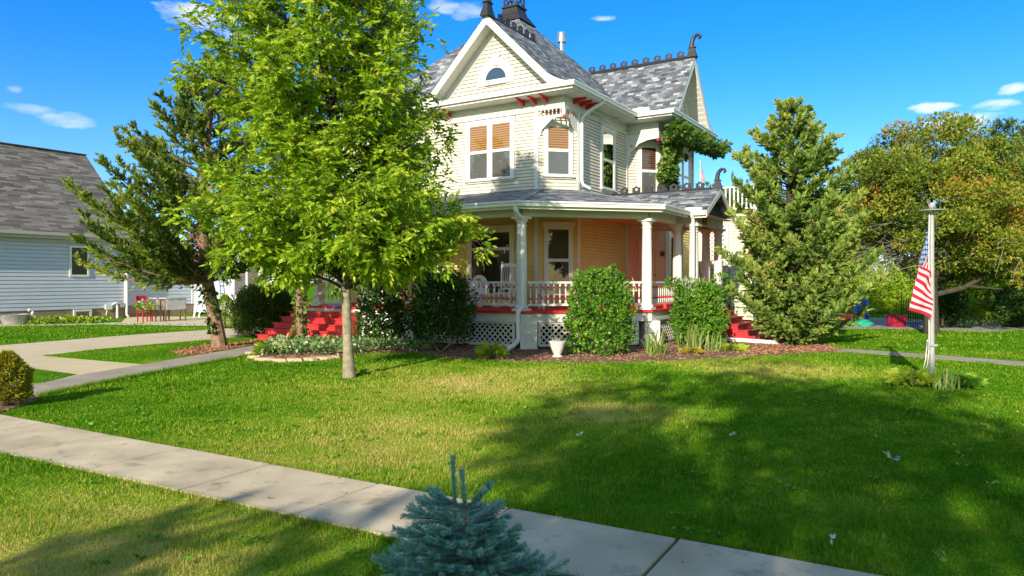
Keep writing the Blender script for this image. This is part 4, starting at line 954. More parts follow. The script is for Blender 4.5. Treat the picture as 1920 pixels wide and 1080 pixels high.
# ---------------------------------------------------------------- things on the porch
def on_porch(name, label, cat, x, y, z=1.0, rz=0, group=None):
    return thing(name, label, cat, HW(x, y, z), RZ+rz, group)
def rocker(t, back=.72):
    m = MB()
    for s in (-.25, .25):
        m.tube([(s, -.45, .09), (s, -.2, .03), (s, .05, .02), (s, .3, .05), (s, .5, .13)], .018, 6)
        m.bar((s, -.25, .05), (s, -.22, .64), .04, .04); m.bar((s, -.3, .64), (s, .2, .64), .07, .025)
    fr_ = m.build('rocker_base', 'wicker', t)
    m = MB(); m.box(-.27, -.25, .40, .27, .22, .44); m.build('seat', 'wicker', t)
    m = MB()
    for s in (-.25, .25): m.bar((s, .2, .06), (s, .34, .44+back+.1), .045, .045)
    m.bar((-.25, .33, .44+back), (.25, .33, .44+back), .03, .10); m.bar((-.25, .22, .55), (.25, .22, .55), .03, .05)
    for i in range(7): x = -.18+i*.06; m.bar((x, .225, .55), (x, .325, .42+back), .02, .012)
    m.build('backrest', 'wicker', t)
t = on_porch('rocking_chair', 'tall white slatted rocking chair beside the big curtained window', 'rocking chair', -1.36, -1.05, rz=.15); rocker(t, .80)
t = on_porch('rocking_chair', 'low white rocking chair half hidden behind the dark round shrub', 'rocking chair', -3.9, -1.0, rz=-.1); rocker(t, .68)
t = on_porch('wicker_chair', 'white round-backed wicker chair left of the tall rocking chair', 'wicker chair', -2.25, -1.35, rz=.05)
m = MB(); m.prism([(.30*math.cos(a), .62+.33*math.sin(a)) for a in [math.pi*i/12 for i in range(13)]]+[(-.30, .38), (.30, .38)], lambda a, b, d: (a, .22+d+.1*(b-.4), b), 0, .03); m.build('backrest', 'wicker', t)
m = MB(); m.lathe([(.30, .36), (.32, .39), (.30, .42)], (0, 0, 0), 16); m.build('seat', 'wicker', t)
m = MB(); m.lathe([(.26, .02), (.22, .2), (.27, .36)], (0, 0, 0), 14); m.build('skirt', 'wicker', t)
m = MB(); m.lathe([(.09, 0), (.06, .02), (.0, .03)], (0, .275, .80), 10); m.build('hand_hole', 'iron', t)
t = on_porch('side_table', 'small white porch table holding a pale vase', 'table', -2.95, -1.75)
m = MB(); m.lathe([(.26, .66), (.27, .68), (.26, .70)], (0, 0, 0), 16); m.build('table_top', 'wicker', t)
for a in range(3):
    m = MB(); c, s_ = math.cos(a*2.1), math.sin(a*2.1); m.tube([(c*.22, s_*.22, 0), (c*.12, s_*.12, .4), (c*.2, s_*.2, .66)], .018, 6); m.build('leg', 'wicker', t)
t = on_porch('vase', 'pale vase with white flower standing on the small porch table', 'vase', -2.9, -1.75, 1.70)
m = MB(); m.lathe([(.04, 0), (.06, .06), (.03, .14), (.045, .17)], (0, 0, 0), 10); m.build('vase_body', 'urn_stone', t, True)
cloud([(0, 0, .22)], [.05], 30, .05, .5, 'pale_leaf', 'flower', t)
t = on_porch('porch_bench', 'white porch bench with tan cushions under the corner window', 'bench', .35, -.95, rz=math.pi/4)
m = MB(); m.box(-.55, -.25, .38, .55, .22, .42); m.box(-.55, .2, .3, .55, .24, .75); m.build('seat', 'wicker', t)
for sx_ in (-.52, .52):
    for sy_ in (-.22, .2): m = MB(); m.bar((sx_, sy_, 0), (sx_, sy_, .5), .05, .05); m.build('leg', 'wicker', t)
m = MB(); m.box(-.5, -.24, .42, .5, .2, .50); m.box(-.5, .1, .50, .5, .2, .72); m.build('cushion', 'rope', t)
t = on_porch('porch_swing', 'wooden porch swing hung on ropes against the yellow side wall', 'porch swing', 1.05, 3.0, rz=math.pi/2)
m = MB(); m.box(-.6, -.25, .45, .6, .25, .49); m.build('seat', 'peach', t)
m = MB(); m.hexa([(-.6, .22, .5), (.6, .22, .5), (.6, .26, .5), (-.6, .26, .5), (-.6, .36, .8), (.6, .36, .8), (.6, .40, .8), (-.6, .40, .8)]); m.build('backrest', 'peach', t)
for s in (-.6, .6):
    m = MB(); m.tube([(s, 0, 2.69), (s, 0, 1.1), (s, -.24, .48)], .014, 5); m.tube([(s, 0, 1.1), (s, .26, .52)], .014, 5); m.build('rope', 'rope', t)
t = tag(MB().build('tmp', 'iron')) if False else None
m = MB(); m.prism([(r*math.sin(k*math.pi/5), r*math.cos(k*math.pi/5)) for k in range(10) for r in ((.13 if k % 2 == 0 else .055),)], lambda a, b, d: (BL[0]+S2*(1.3+a)+S2*d, BL[1]+S2*(1.3+a)-S2*d, 2.72+b), .03, .05)
o = m.build('wall_star', 'iron'); o.location = (1.52, 20.85, 0); o.rotation_euler = (0, 0, RZ); tag(o, 'dark metal star hung on the pink entry wall beside the door', 'wall ornament')
# ---------------------------------------------------------------- the neighbour's house
NRZ = RZ; NO = (-18.5, 34.3)
nb = thing('neighbour_house', 'pale blue-white sided house with steep brown shingle roof behind the driveway', 'house', (*NO, 0), NRZ)
def NH(m, name, mat, smooth=False): return m.build(name, mat, nb, smooth)
NS = ((0, 1), (1, 0))
m = MB(); siding(m, (0, -15), (0, 0), .47, 3.75, (1, 0), .165, .02); siding(m, (0, 0), (-8.6, 0), .47, 3.75, (0, 1), .165, .02); NH(m, 'wall', 'blue_white_siding')
m = MB(); m.box(-8.6, -15, -.05, -.02, -.02, .47)
for z in (.16, .32): pass
NH(m, 'foundation', 'brown_block')
m = MB()
for z in (.05, .25, .45):
    y = -15+(.2 if z == .25 else 0)
    while y < -.5: m.box(-.02, y, z-.095, -.012, y+.39, z+.095); y += .4
NH(m, 'block_course', 'brown_block')
m = MB()
def nslope(z): return 3.83+(4.25-z)*0
zf2 = lambda s: 3.86+.905*s
slope(m, [(0, -15.5, .35), (4.85, -15.5, .35)], lambda a, s: (.5-s, a), zf2); slope(m, [(0, -15.5, .35), (4.85, -15.5, .35)], lambda a, s: (-9.2+s, a), zf2); NH(m, 'roof', 'shingle_brown')
m = MB(); m.bar((-4.35, -15.5, 8.26), (-4.35, .36, 8.26), .28, .03); NH(m, 'ridge_cap', 'shingle_brown')
m = MB()
for s in (1, -1): m.hexa([(-4.35+s*4.85, .32, 3.66), (-4.35, .32, 8.05), (-4.35, .36, 8.05), (-4.35+s*4.85, .36, 3.66), (-4.35+s*4.85, .32, 3.85), (-4.35, .32, 8.24), (-4.35, .36, 8.24), (-4.35+s*4.85, .36, 3.85)])
m.face([(0, .0, 3.75), (-8.7, .0, 3.75), (-4.35, 0, 7.7)]); NH(m, 'gable_end', 'blue_white_siding')
m = MB(); m.box(.48, -15.5, 3.74, .60, .34, 3.87); NH(m, 'gutter', 'grey_soffit')
m = MB(); m.box(-.02, -15.5, 3.66, .48, .34, 3.735); m.box(.46, -15.5, 3.6, .478, .34, 3.73); NH(m, 'soffit', 'grey_soffit')
m = MB(); m.box(-.0, -.12, .47, .04, .01, 3.7); NH(m, 'corner_board', 'white_trim')
def nwin(y0, y1, z0, z1, screen=None):
    m = MB(); c = .09; o = (0, y0); L = y1-y0
    wbox(m, o, *NS, 0, c, z0, z1, 0, .06); wbox(m, o, *NS, L-c, L, z0, z1, 0, .06); wbox(m, o, *NS, c, L-c, z0, z0+c, 0, .06); wbox(m, o, *NS, c, L-c, z1-c, z1, 0, .06)
    f = NH(m, 'window', 'white_trim')
    m = MB(); wbox(m, o, *NS, c, L-c, z0+c, z1-c, .0, .024); m.build('dark_backing', 'dark_backing', f)  # dark slab behind the pane, coloured as the unlit room
    m = MB(); wbox(m, o, *NS, c+.002, L-c-.002, z0+c, z1-c, .03, .034); m.build('pane', 'glass', f)
nwin(-2.62, -1.75, 1.95, 3.35)
nwin(-2.45, -1.65, .02, .46)
m = MB(); m.tube([(.55, -.05, 3.75), (.5, -.05, 3.65), (.1, -.05, 3.45), (.09, -.05, .15), (.25, -.05, .05)], .05, 8); NH(m, 'downspout', 'gutter_white', True)
# lower extension to the right
m = MB(); siding(m, (-.25, .05), (-.25, 3.7), .55, 3.1, (1, 0), .165, .02); NH(m, 'extension_wall', 'blue_white_siding')
m = MB(); m.box(-3, .05, -.02, -.27, 3.7, .55); NH(m, 'extension_foundation', 'brown_block')
m = MB(); slope(m, [(0, .05, 3.9), (3.2, .05, 3.9)], lambda a, s: (.1-s, a), lambda s: 3.15+.25*s); NH(m, 'extension_roof', 'shingle_brown')
m = MB(); m.box(-.26, 3.58, .55, -.21, 3.72, 3.1); NH(m, 'corner_board', 'white_trim')
m = MB(); m.tube([(.0, .12, 3.1), (-.17, .12, 2.9), (-.17, .12, .1)], .045, 8); NH(m, 'downspout', 'gutter_white', True)
m = MB(); siding(m, (-.4, 3.75), (6.2, 3.75), .1, 3.1, (0, -1), .14, .02); NH(m, 'rear_wall', 'blue_white_siding')
m = MB(); slope(m, [(0, -.4, 6.4), (3, -.4, 6.4)], lambda a, s: (a, 3.4+s), lambda s: 3.15+.22*s); NH(m, 'rear_roof', 'shingle_brown')
m = MB(); RW = ((1, 0), (0, -1)); o = (3.0, 3.75)
wbox(m, o, *RW, 0, .12, .1, 2.75, 0, .07); wbox(m, o, *RW, 1.0, 1.12, .1, 2.75, 0, .07); wbox(m, o, *RW, 1.95, 2.1, .1, 2.75, 0, .07); wbox(m, o, *RW, -.02, 2.12, 2.6, 2.75, 0, .08); d = NH(m, 'patio_door', 'white_trim')
m = MB(); wbox(m, o, *RW, .12, 1.0, .15, 2.6, .0, .03); m.build('pane', 'screen', d)
m = MB(); wbox(m, o, *RW, 1.12, 1.95, .15, 2.6, .0, .035); m.build('curtained_pane', 'curtain', d)
# meter gear
m = MB(); m.box(.03, -1.05, .42, .12, -.75, .66); m.tube([(.07, -.78, .60), (.09, -.55, .72), (.09, -.5, .55), (.09, -.5, .0)], .055, 8); m.tube([(.06, -.95, .42), (.07, -1.0, .2), (.08, -1.1, -.02)], .02, 6); NH(m, 'utility_pipe', 'gutter_white', True)
m = MB(); m.lathe([(.0, -.04), (.13, -.04), (.13, .04), (0, .05)], (0, 0, 0), 14); o = NH(m, 'gas_meter', 'galv', True); o.location = (.08, -.28, .62); o.rotation_euler = (0, math.pi/2, 0)
def grounded(name, label, cat, px, py, rz=0, group=None, z=0):
    x, y = G(px, py); return thing(name, label, cat, (x, y, z), rz, group)
t = grounded('wash_tub', 'rusty oval galvanised wash tub against the neighbour foundation', 'wash tub', 28, 609.5, NRZ)
m = MB(); m.lathe([(.33, 0), (.36, .02), (.47, .40), (.49, .42), (.47, .43), (.45, .40), (.34, .05), (0, .05)], (0, 0, 0), 20, 0, .9, 1.15); m.build('tub_body', 'rusty_galv', t, True)
for s in (-1, 1): m = MB(); m.tube([(-.08, s*.56, .36), (-.08, s*.62, .42), (.08, s*.62, .42), (.08, s*.56, .36)], .015, 6); m.build('handle', 'rusty_galv', t)
m = MB(); m.tube([(0, .45, .3), (0, .45, .55), (0, .3, .58)], .06, 8); o = m.build('drain_pipe', 'gutter_white', None, True); o.location = (*G(38, 608.5), .0); o.rotation_euler = (0, 0, NRZ); tag(o, 'white plastic elbow pipe rising behind the rusty wash tub', 'pipe')
t = grounded('chair', 'red wooden chair holding a potted plant by the neighbour wall', 'chair', 272, 604, NRZ+math.pi/2)
m = MB(); m.box(-.24, -.22, .50, .24, .22, .54); m.build('seat', 'chair_red', t)
for sx_ in (-.21, .21):
    m = MB(); m.bar((sx_, -.2, 0), (sx_*.95, -.19, .50), .04, .04); m.build('leg', 'chair_red', t)
    m = MB(); m.bar((sx_, .2, 0), (sx_, .2, .54), .04, .04); m.bar((sx_, .2, .54), (sx_*1.08, .30, 1.14), .04, .04); m.build('leg', 'chair_red', t)
m = MB(); m.hexa([(-.24, .27, .92), (.24, .27, .92), (.24, .30, .92), (-.24, .30, .92), (-.25, .30, 1.12), (.25, .30, 1.12), (.25, .33, 1.12), (-.25, .33, 1.12)]); m.bar((-.21, -.2, .25), (.21, -.2, .25), .03, .03); m.build('backrest', 'chair_red', t)
t = thing('potted_plant', 'white-flowered plant in a pale pot set on the red chair', 'potted plant', (*G(272, 604.5), .54), 0)
m = MB(); m.lathe([(.10, 0), (.14, .16), (.15, .17), (0, .17)], (0, 0, 0), 12); m.build('pot', 'urn_stone', t)
cloud([(0, 0, .22), (.2, 0, .16), (-.2, 0, .15), (0, -.15, .05)], [.2, .16, .16, .18], 60, .14, .4, 'hosta_leaf', 'foliage', t); cloud([(0, 0, .36), (-.1, -.1, .3)], [.12, .1], 14, .09, .7, 'pale_leaf', 'flower', t)
def ptable(lab, px, w, leaf):
    t = grounded('folding_table', lab, 'table', px, 603, NRZ+math.pi/2, 'zinc-topped tables by the neighbour wall')
    m = MB(); m.box(-w, -.02, .52, w, .0, 1.0)
    m.build('leaf_panel', leaf, t); m = MB(); m.box(-w-.03, -.05, 1.0, w+.03, .45, 1.03); m.build('table_top', 'zinc_top', t)
    for sx_ in (-w, w):
        for sy_ in (.02, .4): m = MB(); m.bar((sx_, sy_, 0), (sx_, sy_, 1.0), .045, .045); m.build('leg', 'rust_leg', t)
ptable('small old table with a plain white front panel, by the red chair', 305, .30, 'white_trim'); ptable('old table with grey peeling front panel and rusty legs, right of the red chair', 330, .46, 'zinc_top')
t = grounded('step_ladder', 'folded white step ladder leaning on the neighbour rear wall', 'ladder', 371, 594, NRZ)
for s in (-.2, .2): m = MB(); m.bar((s+.35, -.3, 0), (s*.7-.1, .4, 2.3), .05, .08); m.build('rail', 'galv', t)
for k in range(6): m = MB(); f = (k+.7)/6.5; m.bar((lerp(.15, -.24, f), lerp(-.3, .4, f), 2.3*f), (lerp(.55, .04, f), lerp(-.3, .4, f), 2.3*f), .08, .03); m.build('rung', 'galv', t)
t = grounded('garden_bench', 'white wicker garden bench with curved back beside the patio door', 'bench', 424, 596.5, NRZ)
m = MB(); m.prism([(-.75, .45)]+[(-.75+1.5*i/14, .78+.32*math.sin(math.pi*i/14)) for i in range(15)]+[(.75, .45)], lambda a, b, d: (a, .26+d+.15*(b-.45), b), 0, .04); m.build('backrest', 'wicker', t)
m = MB(); m.box(-.72, -.26, .40, .72, .28, .46); m.box(-.72, -.25, .26, .72, -.22, .40); m.build('seat', 'wicker', t)
for s in (-.74, .74): m = MB(); m.tube([(s, .28, .72), (s*1.03, 0, .72), (s*1.03, -.3, .68), (s, -.27, .0)], .04, 7); m.tube([(s, .26, 0), (s, .28, .72)], .04, 7); m.build('arm', 'wicker', t)

# ---------------------------------------------------------------- flagpole, flag, yard objects
fx, fy = G(1747, 717)
t = thing('flagpole', 'grey steel flagpole with flat disc cap standing in the hostas', 'flagpole', (fx, fy, 0))
m = MB(); m.lathe([(.050, 0), (.048, .62), (.056, .63), (.056, .66), (.043, .67), (.038, 2.96), (.055, 2.965), (.055, 2.985), (.03, 2.99)], (0, 0, 0), 16); m.build('pole', 'steel_pole', t, True)
m = MB(); m.lathe([(.04, 2.985), (.22, 3.015), (.225, 3.03), (.06, 3.05), (.02, 3.06)], (0, 0, 0), 20); m.build('disc_cap', 'steel_pole', t, True)
m = MB(); m.lathe([(.0, 3.05), (.045, 3.07), (.06, 3.11), (.045, 3.15), (0, 3.17)], (0, 0, 0), 14); m.build('ball', 'steel_pole', t, True)
m = MB(); m.tube([(-.06, -.03, 2.95), (-.075, -.04, 2.5), (-.07, -.04, .62), (-.10, -.05, .35), (-.17, -.02, .03)], .009, 5); m.tube([(-.075, 0, .75), (-.12, -.02, .4), (-.21, -.01, .03)], .009, 5); m.build('halyard', 'flag_rope', t)
m = MB(); m.bar((-.09, -.05, .66), (.07, -.05, .66), .03, .04); m.bar((-.09, -.05, .72), (-.09, -.05, .58), .02, .03); m.build('cleat', 'steel_pole', t)
# flag cloth: hoist on the halyard, fly folded back on itself as it hangs in still air
mf, nt, nd, lk, out = nodes_of('flag_cloth')
uv = nd.new('ShaderNodeUVMap'); sp = nd.new('ShaderNodeSeparateXYZ'); lk.new(uv.outputs[0], sp.inputs[0])
def fm(op, a, b=None, c=None):
    n = N(nd, 'ShaderNodeMath', operation=op)
    for i, v in enumerate((a, b, c)):
        if v is None: continue
        if hasattr(v, 'links'): lk.new(v, n.inputs[i])
        else: n.inputs[i].default_value = v
    return n.outputs[0]
U, Vv = sp.outputs['X'], sp.outputs['Y']
st = fm('MODULO', fm('FLOOR', fm('MULTIPLY', Vv, 12.999)), 2.0)
can = fm('MULTIPLY', fm('LESS_THAN', U, .40), fm('LESS_THAN', Vv, .538))
su, sv = fm('MULTIPLY', U, 6/.40), fm('MULTIPLY', Vv, 5/.538)
du, dv = fm('SUBTRACT', fm('FRACT', su), .5), fm('SUBTRACT', fm('FRACT', sv), .5)
star = fm('LESS_THAN', fm('ADD', fm('MULTIPLY', du, du), fm('MULTIPLY', dv, dv)), .075)
c1 = nd.new('ShaderNodeMixRGB'); lk.new(st, c1.inputs[0]); c1.inputs[1].default_value = (.62, .03, .08, 1); c1.inputs[2].default_value = (.82, .76, .74, 1)
c2 = nd.new('ShaderNodeMixRGB'); lk.new(star, c2.inputs[0]); c2.inputs[1].default_value = (.03, .10, .38, 1); c2.inputs[2].default_value = (.82, .8, .8, 1)
c3 = nd.new('ShaderNodeMixRGB'); lk.new(can, c3.inputs[0]); lk.new(c1.outputs[0], c3.inputs[1]); lk.new(c2.outputs[0], c3.inputs[2])
df = nd.new('ShaderNodeBsdfDiffuse'); tr = nd.new('ShaderNodeBsdfTranslucent'); lk.new(c3.outputs[0], df.inputs[0]); lk.new(c3.outputs[0], tr.inputs[0])
mx = nd.new('ShaderNodeMixShader'); mx.inputs[0].default_value = .3; lk.new(df.outputs[0], mx.inputs[1]); lk.new(tr.outputs[0], mx.inputs[2]); lk.new(mx.outputs[0], out.inputs[0])
def flag_mesh(w_, h_, nu=48, nv=26, sag=.92):
    m = MB(); g = {}
    for i in range(nu+1):
        for j in range(nv+1):
            f, h = i/nu, j/nv
            tri = f*2 if f < .5 else 2-f*2                       # out to the left, then back in front
            tri = tri*tri*(3-2*tri)*.5+tri*.5
            x = -(.37-.10*max(0, f-.5)*2)*w_/1.5*tri*(.42+.58*h)+.012*math.sin(h*8+f*9)
            y = (-.01-.10*min(1, max(0, (f-.38)/.3))+.02*math.sin(h*10+f*6)+.025*math.sin(f*15+h*3)*f)*w_/1.5
            z = -h_*h*(.93-.10*f)-(.66*min(f, .5)*2+.22*max(0, f-.5)*2)*w_/1.5-.03*math.sin(h*7+f*5)*f
            g[i, j] = (x, y, z)
    for i in range(nu):
        for j in range(nv):
            q = ((i, j+1), (i+1, j+1), (i+1, j), (i, j)); m.face([g[k] for k in q], 0, [(k[0]/nu, k[1]/nv) for k in q])
    return m
fo = flag_mesh(1.5, .90).build('flag', mf, None); me = fo.data
# weld the cloth so that it shades smoothly
import bmesh
def weld(o):
    b = bmesh.new(); b.from_mesh(o.data); bmesh.ops.remove_doubles(b, verts=b.verts, dist=1e-4); b.to_mesh(o.data); b.free()
    o.data.polygons.foreach_set('use_smooth', [True]*len(o.data.polygons))
weld(fo); fo.location = (fx-.085, fy-.03, 2.73); tag(fo, 'stars and stripes flag hanging limp on the steel flagpole', 'flag')
# far flag
X, Y, Z = Wp(1313, 345, 62); t = thing('distant_flagpole', 'thin far flagpole seen between the side gable and the portico horn', 'flagpole', (X, Y, 0)); m = MB(); m.tube([(0, 0, 0), (0, 0, 12.2)], .05, 6); m.build('pole', 'steel_pole', t)
o = flag_mesh(1.5, .92, 20, 14).build('flag', mf, None); weld(o); o.location = (X+.05, Y, 11.9); o.scale = (-1, 1, 1); tag(o, 'tiny far flag flying above the portico ridge', 'flag')
t = grounded('garden_urn', 'white stone garden urn with dry stalks before the porch lattice', 'urn', 1045, 670)
m = MB(); m.lathe([(.11, 0), (.12, .03), (.08, .06), (.10, .10), (.15, .22), (.18, .32), (.20, .36), (.20, .38), (.17, .38), (.15, .33), (0, .33)], (0, 0, 0), 18); m.build('urn_body', 'urn_stone', t, True)
P_ = np.column_stack([RNG.normal(size=(40, 2))*.06, np.full(40, .33)]); bulk('dry_stalk', blades(P_, .22, .012, .9), [(0, 1, 2)], 'pale_leaf', t)
t = grounded('barrel', 'bright blue plastic barrel beside the hedge', 'barrel', 1615, 603)
m = MB(); m.lathe([(.26, 0), (.29, .03), (.30, .28), (.315, .30), (.30, .32), (.30, .62), (.315, .64), (.30, .66), (.29, .88), (.25, .93), (.24, .96), (.22, .93), (0, .93)], (0, 0, 0), 20); m.build('barrel_body', 'barrel_blue', t, True)
for a in (0, 2.5): m = MB(); m.lathe([(.045, .93), (.045, .965), (0, .965)], (.13*math.cos(a), .13*math.sin(a), 0), 10); m.build('bung', 'barrel_blue', t)
def tub_pot(lab, px, py, r, h):
    t = grounded('planter', lab, 'planter', px, py, 0, 'red planters along the gravel bed'); m = MB(); m.lathe([(r*.8, 0), (r*.84, .02), (r, h*.9), (r*1.06, h*.9), (r*1.06, h), (r*.96, h), (r*.92, h*.9), (0, h*.88)], (0, 0, 0), 20); m.build('planter_body', 'pot_red', t, True); return t
tub_pot('bright red planter half behind the big right juniper', 1554, 613, .42, .42); tub_pot('wide dark red planter beneath the orange tree left of its trunk', 1680, 613, .38, .46); tub_pot('dark red planter just right of the orange tree trunk', 1757, 612, .26, .30)
t = grounded('planter_box', 'dark red square planter beside the blue barrel', 'planter', 1599, 608, .3); m = MB(); m.hexa([(-.26, -.26, 0), (.26, -.26, 0), (.26, .26, 0), (-.26, .26, 0), (-.32, -.32, .40), (.32, -.32, .40), (.32, .32, .40), (-.32, .32, .40)]); m.build('box_body', 'pot_red', t)
t = grounded('sandbox_lid', 'green domed turtle-style sandbox lid in front of the blue barrel', 'sandbox', 1609, 611); m = MB(); m.lathe([(.52, .0), (.55, .08), (.50, .16), (.36, .24), (.18, .29), (0, .30)], (0, 0, 0), 22); m.build('lid', 'turtle_green', t, True)
m = MB(); m.lathe([(.10, .02), (.12, .1), (.06, .18), (0, .19)], (-.55, -.2, 0), 10); m.build('knob', 'turtle_green', t, True)
# iron fence
t = grounded('iron_fence', 'low black iron picket fence behind the orange tree', 'fence', 1690, 612)
x0, y0 = G(1690, 612); x1, y1 = G(1790, 612); L = math.hypot(x1-x0, y1-y0)
m = MB()
for z in (.12, .95): m.bar((0, 0, z), (x1-x0, y1-y0, z), .03, .03)
m.build('rail', 'iron', t); k = 24
for i in range(k):
    f = i/(k-1); m = MB(); h = 1.1 if i % 6 else 1.35; m.tube([((x1-x0)*f, (y1-y0)*f, 0), ((x1-x0)*f, (y1-y0)*f, h-.1), ((x1-x0)*f, (y1-y0)*f, h)], [.014, .014, .003], 5); m.build('picket', 'iron', t)
# bed edging stones
for i, (px, py, s) in enumerate(((478, 672, .2), (497, 676, .26), (522, 678, .22), (548, 677, .3), (574, 676, .24), (602, 674, .28), (626, 672, .2), (470, 664, .18))):
    x, y = G(px, py); m = MB(); n = 9; out_ = [(s*(.8+.4*random.random())*math.cos(2*math.pi*k/n), s*.6*(.8+.4*random.random())*math.sin(2*math.pi*k/n)) for k in range(n)]
    m.prism(out_, lambda a, b, d: (a*(1 if d < .04 else .85), b*(1 if d < .04 else .85), d), 0, .07); o = m.build('edging_stone', 'kerb_stone'); o.location = (x, y, .0)
    tag(o, 'flat tan edging stone along the front of the ground-cover bed' if px < 700 else 'tan edging stone by the lawn in front of the white urn', 'stone', 'edging stones of the bed')
# fallen leaves on the lawn
for px, py, s, lab in ((1087, 822, .09, 'small pale dry leaf on the shaded lawn, nearest the tree shadow edge'), (1373, 822, .07, 'tiny pale dry leaf lying mid-lawn in the shade'), (1672, 869, .16, 'large pale curled leaf on the right of the shaded lawn'), (1559, 1024, .075, 'narrow white leaf near the sidewalk on the right')):
    x, y = G(px, py); d = rdir(4)*np.array([1, 1, .5]); V = leaf_quads(np.zeros((4, 3)), unit(d), s*.7, s*.4, .3); o = bulk('fallen_leaf', V, DIAMOND, 'pale_leaf'); o.location = (x, y, .05); tag(o, lab, 'leaf')
# ---------------------------------------------------------------- trees and plants
def tube_np(m, path, r0, r1, n=5):
    k = len(path); m.tube([tuple(p) for p in path], [lerp(r0, r1, i/(k-1)) for i in range(k)], n)
def compound(P, D, L, leaflet, width, pairs=3, droop=.25):
    """pinnate leaves: pairs of leaflets and one at the tip; returns quads and the leaf index of each"""
    n = len(P); S = unit(np.cross(D, rdir(n)*.5+np.array([0, 0, 1.0]))); out = []
    for j in range(pairs):
        t = (.35+.5*j/max(1, pairs-1)); B = P+D*(L*t)[:, None]+np.array([0, 0, -1.])*(L*droop*t*t)[:, None]
        for s in (-1, 1):
            d = unit(D*.62+S*s*.9+np.array([0, 0, -.28])+.18*RNG.normal(size=(n, 3)))
            l = leaflet*(.8+.4*RNG.random(n))*(1-.12*abs(j-1)); out.append(leaf_quads(B, d, l, l*width, .12, D+.6*rdir(n)))
    B = P+D*(L*.98)[:, None]+np.array([0, 0, -1.])*(L*droop)[:, None]
    d = unit(D+np.array([0, 0, -.4])+.2*RNG.normal(size=(n, 3))); out.append(leaf_quads(B, d, leaflet*1.15, leaflet*1.1*width, .12))
    return np.concatenate(out), np.tile(np.arange(n), len(out))
def trunk_path(pts): return np.asarray(pts, float)

# young ash in the middle of the lawn
ax, ay = G(652, 708)
ash = thing('ash_tree', 'young bright green ash tree with slim pale trunk on the front lawn', 'tree', (ax, ay, 0))
TP = trunk_path([(0.03, 0, 0), (0, 0, .6), (-.03, 0, 1.6), (-.08, .03, 2.6), (-.22, 0, 3.6), (-.30, .05, 5), (-.32, 0, 6.6), (-.28, .03, 8.2), (-.3, 0, 9.4)])
m = MB(); m.tube([tuple(p) for p in TP], [.125, .088, .08, .074, .065, .052, .04, .025, .01], 12); m.build('trunk', 'bark_ash', ash, True)
zs = [1.65, 1.9, 2.3, 2.8, 3.2, 3.7, 4.2, 4.8, 5.4, 6.0, 6.6, 7.2, 8.0, 9.4]
rl = [.8, 1.5, 2.3, 2.8, 2.95, 2.45, 1.7, 1.8, 2.45, 2.55, 2.2, 1.85, 1.2, .2]
rr_ = [.6, 1.1, 1.6, 1.9, 2.0, 1.75, 1.75, 1.75, 1.85, 1.95, 1.65, 1.35, .9, .2]
bm2 = MB(); LV, LI = [], []; cnt = 0; tw = MB()
NB = 205
for b in range(NB):
    z = 1.75+(9.0-1.75)*(b+.5)/NB; z = 1.95+7.1*((b+.5)/NB)**1.22; a = b*2.399+RNG.normal()*.3
    c, s = math.cos(a), math.sin(a)
    r = np.interp(z, zs, rr_ if c > 0 else rl); r = (r*abs(c)+np.interp(z, zs, rl)*.86*abs(s))/(abs(c)+abs(s))
    r *= RNG.uniform(.6, 1.0) if b % 3 else RNG.uniform(.88, 1.15)
    if b < 3: z, a, r, c, s = (2.5, -.1, 2.5, .99, -.1) if b == 0 else (2.95, .1, 2.15, .99, .12) if b == 1 else (2.15, -.3, 1.9, .95, -.3)
    zst = max(1.62+.11*(b % 9), z-.35-.45*r); st = np.array([np.interp(zst, TP[:, 2], TP[:, 0]), np.interp(zst, TP[:, 2], TP[:, 1]), zst])
    tip = np.array([st[0]+c*r, s*r, z+RNG.normal()*.1]); mid = st*.5+tip*.5+np.array([0, 0, .12*r])
    path = curve(st, mid, tip, 9); tube_np(bm2, path, .022+.006*r, .004, 5)
    nt_ = int(9+8*r); t = RNG.uniform(.28, 1, nt_)**.8; Pt, Tt = along(path, t)
    for p, d in zip(Pt, Tt):
        dd = unit(d*.7+rdir(1)[0]*.75+np.array([0, 0, .15])); L = RNG.uniform(.16, .42); e = p+dd*L
        tw.tube([tuple(p), tuple(e)], [.006, .002], 3, cap=False)
        k = 4; f = np.linspace(.35, 1.0, k)[:, None]; Q_ = p+(e-p)*f
        D_ = unit(dd+rdir(k)*.85+np.array([0, 0, .05])); V, I = compound(Q_, D_, np.full(k, .21)*RNG.uniform(.75, 1.2), .112, .42)
        LV.append(V); LI.append(I+cnt); cnt += k
bm2.build('branches', 'bark_dark', ash); tw.build('twigs', 'bark_dark', ash)
LI = np.concatenate(LI); rv = np.clip(.45+.2*RNG.normal(size=cnt), 0, 1)[LI]+.08*RNG.normal(size=len(LI))
bulk('crown', np.concatenate(LV), DIAMOND, 'ash_leaf', ash, np.clip(rv, 0, 1))

